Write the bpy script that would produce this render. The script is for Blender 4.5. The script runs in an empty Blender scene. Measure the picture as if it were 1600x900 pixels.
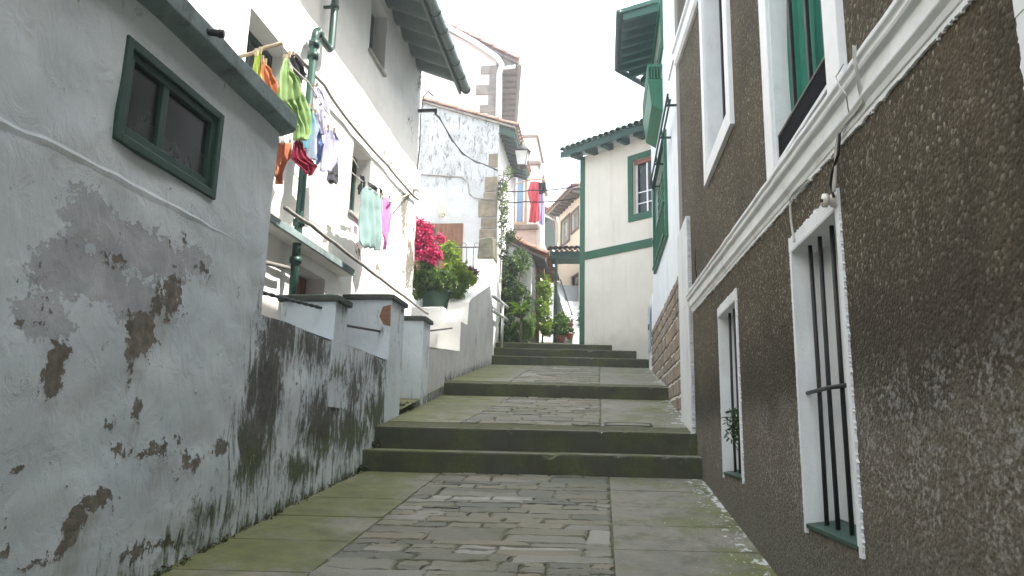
import bpy, bmesh, math, random
import numpy as np
from mathutils import Vector, Matrix, noise as mnoise
random.seed(7); rng = np.random.default_rng(11)
R = math.radians
scene = bpy.context.scene
COL = scene.collection

# ------------------------------------------------------------------ camera
F_PX = 1130.0
def _basis():
    Z = np.array([133., 5555., F_PX]); Z /= np.linalg.norm(Z)
    Y = np.array([140., -233., F_PX]); Y -= Z*(Y@Z); Y /= np.linalg.norm(Y)
    X = -np.cross(Y, Z)
    return X, Y, Z
BX, BY, BZ = _basis()
def ray(px, py):
    d = np.array([px-800., 450.-py, F_PX])
    return np.array([d@BX, d@BY, d@BZ])
def oX(px, py, x): r = ray(px, py); return r*(x/r[0])
def oY(px, py, y): r = ray(px, py); return r*(y/r[1])
cam_d = bpy.data.cameras.new('camera'); cam = bpy.data.objects.new('camera', cam_d); COL.objects.link(cam)
cam_d.sensor_width = 36; cam_d.lens = 36*F_PX/1600; cam_d.clip_start = .05; cam_d.clip_end = 2000
Mx = Matrix(((BX[0], BX[1], -BX[2], 0), (BY[0], BY[1], -BY[2], 0), (BZ[0], BZ[1], -BZ[2], 0), (0, 0, 0, 1)))
cam.matrix_world = Mx
scene.camera = cam

# ------------------------------------------------------------------ world, sun, colour
SUN_EL, SUN_AZ = R(58), R(94)      # azimuth from +Y (up the alley) towards +X
w = bpy.data.worlds.new('World'); scene.world = w; w.use_nodes = True
nt = w.node_tree; bg = nt.nodes['Background']
sky = nt.nodes.new('ShaderNodeTexSky'); sky.sky_type = 'NISHITA'; sky.sun_disc = False
sky.sun_elevation = SUN_EL; sky.sun_rotation = SUN_AZ
sky.air_density = 1.4; sky.dust_density = 6.0; sky.ozone_density = 1.0
mxw = nt.nodes.new('ShaderNodeMixRGB'); mxw.inputs[0].default_value = .45
mxw.inputs[2].default_value = (8.6, 9.4, 10.2, 1)      # thin bright high cloud veil
nt.links.new(sky.outputs[0], mxw.inputs[1]); nt.links.new(mxw.outputs[0], bg.inputs[0])
bg.inputs[1].default_value = .15
sd = bpy.data.lights.new('sun', 'SUN'); sd.energy = 4.8; sd.angle = R(.5); sd.color = (1, .95, .87)
so = bpy.data.objects.new('sun', sd); COL.objects.link(so)
sdir = Vector((math.sin(SUN_AZ)*math.cos(SUN_EL), math.cos(SUN_AZ)*math.cos(SUN_EL), math.sin(SUN_EL)))
so.rotation_euler = sdir.to_track_quat('Z', 'Y').to_euler(); so.location = (4, 4, 30)
vs = scene.view_settings; vs.view_transform = 'Standard'; vs.look = 'None'; vs.gamma = 1; vs.use_curve_mapping = False
vs.exposure = 1.68
scene.cycles.use_denoising = True
scene.cycles.max_bounces = 8; scene.cycles.diffuse_bounces = 5

# ------------------------------------------------------------------ materials
class NB:
    def __init__(s, name):
        s.m = bpy.data.materials.new(name); s.m.use_nodes = True; s.t = s.m.node_tree
        s.b = s.t.nodes['Principled BSDF']; s._pos = None
    def n(s, t): return s.t.nodes.new(t)
    def put(s, sock, v):
        if isinstance(v, bpy.types.NodeSocket): s.t.links.new(v, sock)
        elif isinstance(v, (tuple, list)) and len(v) == 3 and sock.type == 'RGBA': sock.default_value = (*v, 1)
        else: sock.default_value = v
    def pos(s):
        if s._pos is None: s._pos = s.n('ShaderNodeNewGeometry').outputs['Position']
        return s._pos
    def stretch(s, sc):
        k = s.n('ShaderNodeMapping'); s.put(k.inputs[0], s.pos()); k.inputs['Scale'].default_value = sc; return k.outputs[0]
    def noise(s, scale, detail=4, rough=.6, vec=None, dist=0):
        k = s.n('ShaderNodeTexNoise'); s.put(k.inputs['Vector'], vec or s.pos())
        k.inputs['Scale'].default_value = scale; k.inputs['Detail'].default_value = detail
        k.inputs['Roughness'].default_value = rough; k.inputs['Distortion'].default_value = dist
        return k.outputs['Fac']
    def vor(s, scale, feat='F1', vec=None, out='Distance'):
        k = s.n('ShaderNodeTexVoronoi'); k.feature = feat; s.put(k.inputs['Vector'], vec or s.pos()); k.inputs['Scale'].default_value = scale
        return k.outputs[out]
    def attr(s, name, out='Fac'):
        k = s.n('ShaderNodeAttribute'); k.attribute_name = name; return k.outputs[out]
    def mth(s, op, a, b=0., c=0.):
        k = s.n('ShaderNodeMath'); k.operation = op
        s.put(k.inputs[0], a); s.put(k.inputs[1], b); s.put(k.inputs[2], c); return k.outputs[0]
    def mr(s, v, a, b, c=0., d=1., kind='SMOOTHSTEP'):
        k = s.n('ShaderNodeMapRange'); k.interpolation_type = kind; k.clamp = kind == 'LINEAR'
        s.put(k.inputs[0], v)
        for i, x in zip((1, 2, 3, 4), (a, b, c, d)): k.inputs[i].default_value = x
        return k.outputs[0]
    def mix(s, f, a, b, blend='MIX'):
        k = s.n('ShaderNodeMixRGB'); k.blend_type = blend
        s.put(k.inputs[0], f); s.put(k.inputs[1], a); s.put(k.inputs[2], b); return k.outputs[0]
    def ramp(s, f, stops):
        k = s.n('ShaderNodeValToRGB'); s.put(k.inputs[0], f); e = k.color_ramp.elements
        while len(e) < len(stops): e.new(.5)
        for q, (p, c) in zip(e, stops): q.position = p; q.color = (*c, 1)
        return k.outputs[0]
    def xyz(s):
        k = s.n('ShaderNodeSeparateXYZ'); s.put(k.inputs[0], s.pos()); return k.outputs
    def nrm(s):
        k = s.n('ShaderNodeNewGeometry'); q = s.n('ShaderNodeSeparateXYZ'); s.put(q.inputs[0], k.outputs['True Normal']); return q.outputs
    def bump(s, h, strength=.5, dist=.01):
        k = s.n('ShaderNodeBump'); s.put(k.inputs['Height'], h); k.inputs['Strength'].default_value = strength
        k.inputs['Distance'].default_value = dist; s.t.links.new(k.outputs[0], s.b.inputs['Normal'])
    def done(s, col, rough=.8, metal=0., spec=.3):
        s.put(s.b.inputs['Base Color'], col); s.put(s.b.inputs['Roughness'], rough)
        s.b.inputs['Metallic'].default_value = metal; s.b.inputs['Specular IOR Level'].default_value = spec
        return s.m

def simple(name, col, rough=.7, metal=0., var=.25, scale=8., bump=.2, bscale=60., bdist=.004, dirt=None, dirtamt=.5, spec=.3):
    b = NB(name); n1 = b.noise(scale, 5)
    lo = tuple(c*(1-var) for c in col); hi = tuple(min(1, c*(1+var*.6)) for c in col)
    c = b.ramp(n1, [(.3, lo), (.7, hi)])
    if dirt:
        d = b.mr(b.noise(scale*.6, 8, .7, b.stretch((1, 1, .35))), .5, .72)
        c = b.mix(b.mth('MULTIPLY', d, dirtamt), c, dirt)
    b.bump(b.noise(bscale, 4), bump, bdist)
    return b.done(c, rough, metal, spec)

def peel(name, base0, base1, moss_green=True, lump=1.):
    """white limewash flaking off old render: fields 'bare', 'blue', 'moss', 'green' on the mesh say where"""
    b = NB(name)
    n1 = b.noise(5, 8, .65); n2 = b.noise(24, 6, .65); n3 = b.noise(90, 3)
    nn = b.mth('ADD', b.mth('MULTIPLY', b.mth('SUBTRACT', n1, .5), 1.7), b.mth('MULTIPLY', b.mth('SUBTRACT', n2, .5), 1.35))
    bsum = b.mth('ADD', b.attr('bare'), nn); bare = b.mr(bsum, .49, .55); lip = b.mth('SUBTRACT', b.mr(bsum, .36, .49), bare)
    blue = b.mr(b.mth('ADD', b.attr('blue'), b.mth('MULTIPLY', nn, .7)), .49, .56)
    c = b.ramp(b.noise(2.2, 7, .6), [(.3, base0), (.7, base1)])
    c = b.mix(b.mth('MULTIPLY', b.mr(n3, .55, .75), .25), c, tuple(x*.72 for x in base0))
    bl = b.ramp(b.noise(7, 5), [(.3, (.34, .36, .385)), (.7, (.47, .49, .515))])
    c = b.mix(blue, c, bl)
    br = b.ramp(b.noise(16, 6, .7), [(.25, (.095, .083, .066)), (.5, (.175, .158, .132)), (.75, (.29, .27, .235))])
    run = b.mr(b.mth('ADD', b.attr('run'), b.mth('MULTIPLY', b.mth('SUBTRACT', b.noise(5, 7, .7, b.stretch((3, 3, .5))), .5), 1.2)), .35, .9)
    c = b.mix(b.mth('MULTIPLY', run, .5), c, (.24, .225, .19))
    gr_ = b.mr(b.noise(1.4, 9, .7), .5, .75); c = b.mix(b.mth('MULTIPLY', gr_, .22), c, (.30, .29, .26))
    c = b.mix(bare, c, br)
    vs_ = b.stretch((3.2, 3.2, 1.))
    ms = b.mth('ADD', b.attr('moss'), b.mth('ADD', b.mth('MULTIPLY', b.mth('SUBTRACT', b.noise(2.9, 10, .76, vs_, 1.2), .5), 2.5), b.mth('MULTIPLY', b.mth('SUBTRACT', n2, .5), .5)))
    moss = b.mr(ms, .42, .86)
    gm = b.mr(b.mth('ADD', b.attr('green'), b.mth('MULTIPLY', b.mth('SUBTRACT', b.noise(6, 5), .5), .8)), .35, .7)
    mc = b.mix(gm, b.ramp(n2, [(.3, (.035, .031, .024)), (.7, (.11, .1, .082))]), b.ramp(n2, [(.3, (.030, .042, .008)), (.7, (.09, .115, .026))]))
    c = b.mix(b.mth('MULTIPLY', moss, .93), c, mc)
    h = b.mth('ADD', b.mth('MULTIPLY', b.noise(7, 8, .55, b.stretch((1, 1, .75)), .8), .85*lump), b.mth('MULTIPLY', n3, .07))
    h = b.mth('ADD', h, b.mth('MULTIPLY', lip, .11))
    h = b.mth('SUBTRACT', h, b.mth('MULTIPLY', bare, .26)); h = b.mth('SUBTRACT', h, b.mth('MULTIPLY', blue, .14))
    h = b.mth('ADD', h, b.mth('MULTIPLY', moss, b.mth('MULTIPLY', b.noise(140, 3), .3)))
    b.bump(h, .62, .022)
    return b.done(c, .85, spec=.2)

M = {}
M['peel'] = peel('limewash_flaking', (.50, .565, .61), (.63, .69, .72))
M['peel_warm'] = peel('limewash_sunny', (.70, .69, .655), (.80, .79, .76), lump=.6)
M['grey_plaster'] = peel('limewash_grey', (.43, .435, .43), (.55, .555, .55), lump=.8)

def pebble():
    b = NB('pebbledash_brown')
    P = b.pos()
    v = b.vor(72, vec=P); vc = b.vor(72, vec=P, out='Color'); v2 = b.vor(150, vec=P)
    sep = b.n('ShaderNodeSeparateColor'); b.put(sep.inputs[0], vc)
    c = b.ramp(sep.outputs[0], [(0, (.064, .053, .034)), (.45, (.092, .077, .051)), (.8, (.128, .107, .074)), (.93, (.19, .162, .118)), (1, (.36, .325, .26))])
    c = b.mix(.12, c, (.09, .071, .048))
    big = b.noise(.9, 8, .65)
    c = b.mix(b.mth('MULTIPLY', b.mr(big, .42, .68), .55), c, (.05, .039, .028))
    c = b.mix(b.mth('MULTIPLY', b.mr(b.noise(1.6, 7, .7, b.stretch((1, 1, .3))), .52, .7), .4), c, (.14, .11, .076))
    z = b.xyz()[2]
    nz = b.noise(1.0, 8, .7); nf = b.noise(40, 5, .65); nm = b.noise(2.6, 8, .72)
    jag = b.mth('ADD', b.mth('MULTIPLY', b.mth('SUBTRACT', nz, .5), .9), b.mth('ADD', b.mth('MULTIPLY', b.mth('SUBTRACT', nm, .5), .7), b.mth('MULTIPLY', b.mth('SUBTRACT', nf, .5), .55)))
    zz = b.mth('ADD', z, jag)
    band = b.mth('MULTIPLY', b.mr(zz, .85, .35), b.mr(z, 1.1, .6))
    c = b.mix(b.mth('MULTIPLY', band, .62), c, (.045, .038, .028))
    worn = b.mr(zz, .24, .04)
    c = b.mix(b.mth('MULTIPLY', worn, .8), c, b.ramp(nf, [(.25, (.105, .09, .066)), (.5, (.165, .145, .112)), (.78, (.25, .228, .188))]))
    wh = b.mth('MULTIPLY', b.mr(b.mth('ADD', nm, b.mth('MULTIPLY', b.mth('SUBTRACT', nf, .5), 1.3)), .52, .70), b.mth('MULTIPLY', b.mr(z, -.5, -.2), b.mr(z, .38, .12)))
    c = b.mix(b.mth('MULTIPLY', wh, .55), c, (.35, .335, .315))
    low = b.mr(b.mth('ADD', z, b.mth('MULTIPLY', nz, .5)), .05, -.35)
    c = b.mix(b.mth('MULTIPLY', low, .55), c, b.ramp(nf, [(.3, (.06, .06, .048)), (.7, (.23, .22, .185))]))
    dr_ = b.mr(b.noise(3.2, 6, .7, b.stretch((1, 1, .12))), .60, .74)
    c = b.mix(b.mth('MULTIPLY', dr_, .35), c, (.17, .14, .10))
    sp = b.mr(b.noise(46, 2, .5), .73, .76)
    c = b.mix(b.mth('MULTIPLY', sp, .5), c, (.42, .40, .36))
    h = b.mth('ADD', b.mth('MULTIPLY', b.mth('SUBTRACT', .6, v), .8), b.mth('MULTIPLY', b.noise(75, 5, .7), .7))
    h = b.mth('ADD', h, b.mth('MULTIPLY', b.noise(3, 5), 1.3))
    b.bump(h, .8, .011)
    return b.done(c, .92, spec=.15)
M['pebble'] = pebble()

def slab(name='paving_concrete', dark=1., is_step=False):
    b = NB(name)
    x, y, z = b.xyz()
    n = b.noise(1.2, 8, .65); f = b.noise(45, 4)
    tint = b.attr('tint')
    c = b.ramp(n, [(.28, tuple(q*dark for q in (.155, .145, .112))), (.72, tuple(q*dark for q in (.245, .23, .185)))])
    c = b.mix(.18, c, b.ramp(tint, [(0, (.13, .125, .1)), (1, (.32, .30, .25))]))
    edge = b.mr(b.mth('ABSOLUTE', b.mth('ADD', x, .675)), .75, 1.7, 0, 1, 'LINEAR')
    lft = b.mr(x, .2, -2.0, 0, 1, 'LINEAR')
    gr = b.mr(b.mth('ADD', b.mth('ADD', b.mth('MULTIPLY', edge, .34), b.mth('MULTIPLY', lft, .26)), b.mth('MULTIPLY', b.mth('SUBTRACT', b.noise(1.9, 10, .78), .5), 2.8)), .02, .46)
    c = b.mix(b.mth('MULTIPLY', gr, .8), c, b.ramp(b.noise(20, 5), [(.3, (.082, .097, .016)), (.7, (.165, .182, .045))]))
    mt = b.noise(5, 9, .75); c = b.mix(b.mth('MULTIPLY', b.mr(mt, .48, .66), .6), c, (.07, .07, .036)); c = b.mix(b.mth('MULTIPLY', b.mr(mt, .47, .34), .45), c, (.29, .27, .21))
    c = b.mix(b.mth('MULTIPLY', b.mr(f, .55, .75), .35), c, (.05, .05, .038))
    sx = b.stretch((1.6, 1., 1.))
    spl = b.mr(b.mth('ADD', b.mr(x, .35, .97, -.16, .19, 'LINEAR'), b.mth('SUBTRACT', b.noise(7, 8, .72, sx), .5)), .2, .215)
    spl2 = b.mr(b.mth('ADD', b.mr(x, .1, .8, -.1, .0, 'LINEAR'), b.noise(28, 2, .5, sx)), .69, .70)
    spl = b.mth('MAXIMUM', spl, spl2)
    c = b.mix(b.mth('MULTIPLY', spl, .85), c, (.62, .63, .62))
    if is_step:
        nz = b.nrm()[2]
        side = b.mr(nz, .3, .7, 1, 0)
        side_col = b.ramp(b.noise(3, 8, .7, b.stretch((1, 1, .5))), [(.3, (.030, .030, .018)), (.6, (.052, .052, .031)), (.8, (.085, .09, .04))])
        c = b.mix(b.mth('MULTIPLY', side, .9), c, side_col)  # upright faces mixed darker than the treads, by surface normal
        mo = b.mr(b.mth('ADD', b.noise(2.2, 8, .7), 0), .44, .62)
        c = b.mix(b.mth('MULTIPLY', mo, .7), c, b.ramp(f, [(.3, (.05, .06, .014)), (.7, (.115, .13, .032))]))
    b.bump(b.mth('ADD', f, b.mth('MULTIPLY', n, 1.5)), .35, .006)
    return b.done(c, b.mr(n, .3, .7, .55, .85, 'LINEAR'), spec=.35)
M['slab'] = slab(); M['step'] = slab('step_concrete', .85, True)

def cobble():
    b = NB('slate_cobbles'); t = b.attr('tint')
    n = b.noise(14, 7, .7, b.stretch((1, 2.2, 1))); g = b.noise(2, 7, .7)
    c = b.ramp(t, [(0, (.10, .105, .085)), (.35, (.175, .162, .108)), (.6, (.225, .195, .122)), (.8, (.215, .212, .165)), (.93, (.29, .28, .23)), (1, (.40, .385, .335))])
    c = b.mix(.38, c, b.ramp(n, [(.3, (.072, .07, .05)), (.7, (.27, .255, .195))]), 'MIX')
    c = b.mix(b.mth('MULTIPLY', b.mr(g, .45, .7), .6), c, (.085, .092, .035))
    b.bump(b.mth('ADD', n, b.mth('MULTIPLY', b.noise(60, 3), .35)), .8, .014)
    return b.done(c, b.mr(n, .3, .7, .45, .8, 'LINEAR'), spec=.4)
M['cobble'] = cobble()
M['joint'] = simple('mossy_joint', (.10, .102, .052), .95, scale=12, var=.4)
M['earth'] = simple('earth', (.16, .14, .11), .95, scale=.5)
M['white'] = simple('white_masonry_paint', (.74, .76, .77), .65, var=.07, scale=5, bump=.35, bscale=40, dirt=(.33, .32, .29), dirtamt=.45)
M['white_clean'] = simple('white_gloss_paint', (.78, .79, .79), .45, var=.05, bump=.1)
M['reveal'] = simple('reveal_paint', (.68, .70, .70), .6, var=.1, scale=3, dirt=(.33, .29, .22), dirtamt=.35, bump=.3)
M['warmwhite'] = simple('warm_white_render', (.78, .76, .71), .8, var=.07, scale=2, bump=.3, dirt=(.42, .37, .29), dirtamt=.4)
def creamm():
    b = NB('cream_render'); z = b.xyz()[2]; n = b.noise(1.4, 8, .65)
    c = b.ramp(n, [(.3, (.60, .55, .47)), (.7, (.69, .64, .56))])
    st_ = b.mr(b.noise(2.2, 8, .72, b.stretch((3, 3, .16))), .5, .75)
    c = b.mix(b.mth('MULTIPLY', st_, .38), c, (.40, .36, .30))
    lo = b.mr(b.mth('ADD', z, b.mth('MULTIPLY', b.noise(3, 7, .7), .7)), 2.75, 2.25)
    c = b.mix(b.mth('MULTIPLY', lo, .55), c, (.36, .35, .29))
    cr = b.mr(b.vor(.9, 'DISTANCE_TO_EDGE', b.stretch((1, 1, .7))), .006, .001)
    c = b.mix(b.mth('MULTIPLY', cr, b.mr(b.noise(1.1, 3), .52, .68, 0, .3)), c, (.34, .30, .25))
    b.bump(b.mth('ADD', b.noise(90, 3), b.noise(4, 5)), .4, .006); return b.done(c, .88)
M['cream'] = creamm()
M['cream_far'] = simple('cream_far_render', (.86, .82, .70), .85, var=.08, scale=1.5)
M['pink'] = simple('pink_render', (.66, .565, .53), .85, var=.06, scale=1.2, dirt=(.55, .45, .36), dirtamt=.4)
M['palegrey'] = simple('pale_grey_render', (.55, .55, .53), .85)
M['mint'] = simple('mint_painted_concrete', (.20, .265, .265), .8, var=.3, scale=5, bump=.6, bscale=30, bdist=.01, dirt=(.06, .062, .055), dirtamt=.8)
M['soffit_grey'] = simple('stained_concrete', (.36, .345, .31), .9, var=.3, scale=4, bump=.5, dirt=(.09, .085, .07), dirtamt=.8)
M['dgreen'] = simple('dark_green_paint', (.022, .062, .043), .5, var=.25, scale=9, bump=.25, dirt=(.055, .07, .055), dirtamt=.5)
M['bgreen'] = simple('bright_green_paint', (.020, .125, .062), .45, var=.15, scale=6, bump=.15)
M['soffit_green'] = simple('teal_eave_paint', (.022, .085, .062), .6, var=.2, scale=5, bump=.15)
M['green_mid'] = simple('green_trim_paint', (.032, .105, .058), .55, var=.15, scale=4, bump=.25)
M['curtain'] = simple('green_canvas', (.016, .165, .11), .8, var=.2, scale=3, bump=.3, bscale=200)
M['gutter'] = simple('green_gutter_metal', (.018, .058, .044), .38, var=.2, scale=6, bump=.1, dirt=(.07, .09, .08), dirtamt=.4)
M['iron'] = simple('black_iron', (.018, .018, .02), .5, var=.3, scale=20, bump=.4, dirt=(.07, .04, .025), dirtamt=.5)
M['capstone'] = simple('pillar_cap_paint', (.06, .073, .062), .8, var=.3, scale=8, bump=.5, dirt=(.025, .03, .022), dirtamt=.7)
M['steel'] = simple('galvanised_steel', (.62, .63, .63), .35, .85, var=.08)
M['whitepvc'] = simple('white_pvc', (.72, .72, .71), .4, var=.05)
M['cable'] = simple('cable_black', (.02, .02, .02), .6)
M['cable_w'] = simple('cable_white', (.55, .54, .5), .6)
M['cable_g'] = simple('cable_grey', (.2, .19, .17), .6)
M['porcelain'] = simple('porcelain', (.62, .58, .50), .25, var=.08, spec=.6)
M['wood'] = simple('brown_door_wood', (.17, .072, .033), .6, var=.35, scale=10, bump=.3)
M['rawwood'] = simple('weathered_pole_wood', (.37, .30, .21), .8, var=.3, scale=15)
M['postwood'] = simple('varnished_post_wood', (.34, .20, .085), .7, var=.3, scale=9)
M['eavewood'] = simple('brown_eave_wood', (.15, .13, .115), .8, var=.3, scale=6)
M['tile'] = simple('terracotta_tile', (.27, .15, .105), .85, var=.45, scale=9, bump=.5, dirt=(.12, .10, .08), dirtamt=.7)
M['redtile'] = simple('red_tile', (.33, .15, .125), .8, var=.2, scale=7)
M['mosstile'] = simple('mossy_dark_tile', (.055, .095, .07), .8, var=.4, scale=8, bump=.4, dirt=(.10, .08, .06), dirtamt=.5)
M['terracotta'] = simple('terracotta_pot', (.20, .075, .05), .8, var=.2)
M['tub'] = simple('green_tub_plastic', (.03, .075, .045), .45, var=.15)
M['ashlar'] = simple('sandstone', (.235, .195, .135), .9, var=.4, scale=6, bump=.7, bscale=25, bdist=.012, dirt=(.09, .08, .055), dirtamt=.6)
M['greystone'] = simple('grey_sandstone', (.24, .21, .18), .9, var=.35, scale=5, bump=.7, bscale=25, bdist=.012, dirt=(.1, .09, .08), dirtamt=.6)
M['mossstone'] = simple('mossy_block_stone', (.14, .135, .095), .95, var=.5, scale=6, bump=.8, bscale=20, bdist=.015, dirt=(.05, .055, .03), dirtamt=.8)
M['brick'] = simple('exposed_brick', (.26, .14, .09), .9, var=.3, scale=20, bump=.6)
M['meter'] = simple('beige_plastic', (.55, .50, .37), .5, var=.08)
M['blueshutter'] = simple('blue_paint', (.20, .34, .52), .6, var=.1)
M['dark_in'] = simple('dark_room', (.02, .02, .021), .9)
M['black_matt'] = simple('black_matt_metal', (.010, .010, .011), .95, var=.3, spec=.08)
M['smoothgrey'] = simple('smooth_cement', (.20, .185, .16), .85, var=.15, scale=2, bump=.3)
M['bluegrey'] = simple('blue_grey_paint', (.42, .46, .50), .7, var=.08)
def glass(name, col, rough=.08):
    b = NB(name); n = b.noise(3, 5)
    b.bump(b.noise(1.5, 2), .04, .02)
    return b.done(b.mix(b.mr(n, .4, .8), col, tuple(c*2.0+.01 for c in col)), b.mr(n, .3, .8, rough, rough+.25, 'LINEAR'), spec=.5)
M['glass'] = glass('window_glass_dark', (.012, .014, .014))
M['glass_dirty'] = glass('dusty_glass', (.010, .011, .010), .14)
M['glass_pale'] = glass('glass_with_net_curtain', (.34, .37, .36), .15)
def lampglass():
    b = NB('frosted_lamp_glass'); b.b.inputs['Transmission Weight'].default_value = .55
    return b.done(b.ramp(b.noise(9, 3), [(.3, (.72, .70, .66)), (.7, (.88, .86, .82))]), .5)
M['lampglass'] = lampglass()
def stonewall():
    b = NB('rubble_stone'); t = b.attr('tint')
    c = b.ramp(t, [(0, (.16, .12, .09)), (.35, (.25, .20, .15)), (.6, (.30, .245, .19)), (.8, (.36, .25, .13)), (1, (.34, .31, .28))])
    n = b.noise(18, 6, .7); c = b.mix(.4, c, b.ramp(n, [(.3, (.1, .085, .065)), (.7, (.36, .32, .26))]))
    z = b.xyz()[2]
    b.bump(n, .8, .02); return b.done(c, .9)
M['rubble'] = stonewall()
def leafm(name, c0, c1, c2, trans=.35):
    b = NB(name); t = b.attr('tint')
    c = b.ramp(t, [(0, c0), (.6, c1), (1, c2)])
    b.done(c, .5, spec=.35)
    tr = b.n('ShaderNodeBsdfTranslucent'); b.put(tr.inputs[0], b.mix(1., c, (1.0, 1.05, .6), 'MULTIPLY'))
    mx = b.n('ShaderNodeMixShader'); mx.inputs[0].default_value = trans
    b.t.links.new(b.b.outputs[0], mx.inputs[1]); b.t.links.new(tr.outputs[0], mx.inputs[2])
    b.t.links.new(mx.outputs[0], b.t.nodes['Material Output'].inputs[0])
    return b.m
M['leaf'] = leafm('leaf_mid', (.035, .075, .015), (.08, .155, .028), (.17, .25, .055), .42)
M['leaf_dark'] = leafm('leaf_dark', (.02, .045, .014), (.045, .085, .025), (.10, .15, .045))
M['leaf_lime'] = leafm('leaf_lime', (.09, .15, .015), (.18, .27, .03), (.28, .36, .06), .5)
M['frond'] = leafm('leaf_frond', (.07, .14, .012), (.16, .27, .025), (.28, .38, .05), .5)
M['bract'] = leafm('flower_crimson', (.34, .006, .075), (.60, .016, .17), (.78, .14, .34), .35)
M['purple'] = leafm('leaf_purple', (.05, .012, .03), (.10, .02, .05), (.16, .05, .08), .3)
M['moss'] = leafm('moss_tuft', (.03, .04, .01), (.06, .075, .018), (.10, .12, .03), .2)
M['stem'] = simple('stem_bark', (.12, .09, .055), .9)
def fabric(name, col, trans=.3):
    gl = sum(col)/3; col = tuple(q*.82+gl*.18 for q in col)
    b = NB(name); n = b.noise(5, 4, .6, b.stretch((1, 1, .35)))
    c = b.ramp(n, [(.3, tuple(q*.9 for q in col)), (.7, tuple(min(1, q*1.1) for q in col))])
    b.bump(b.noise(25, 5, .6, b.stretch((1, 1, .3))), .35, .012); b.done(c, .9, spec=.1)
    tr = b.n('ShaderNodeBsdfTranslucent'); b.put(tr.inputs[0], c)
    mx = b.n('ShaderNodeMixShader'); mx.inputs[0].default_value = trans
    b.t.links.new(b.b.outputs[0], mx.inputs[1]); b.t.links.new(tr.outputs[0], mx.inputs[2])
    b.t.links.new(mx.outputs[0], b.t.nodes['Material Output'].inputs[0]); return b.m

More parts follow.
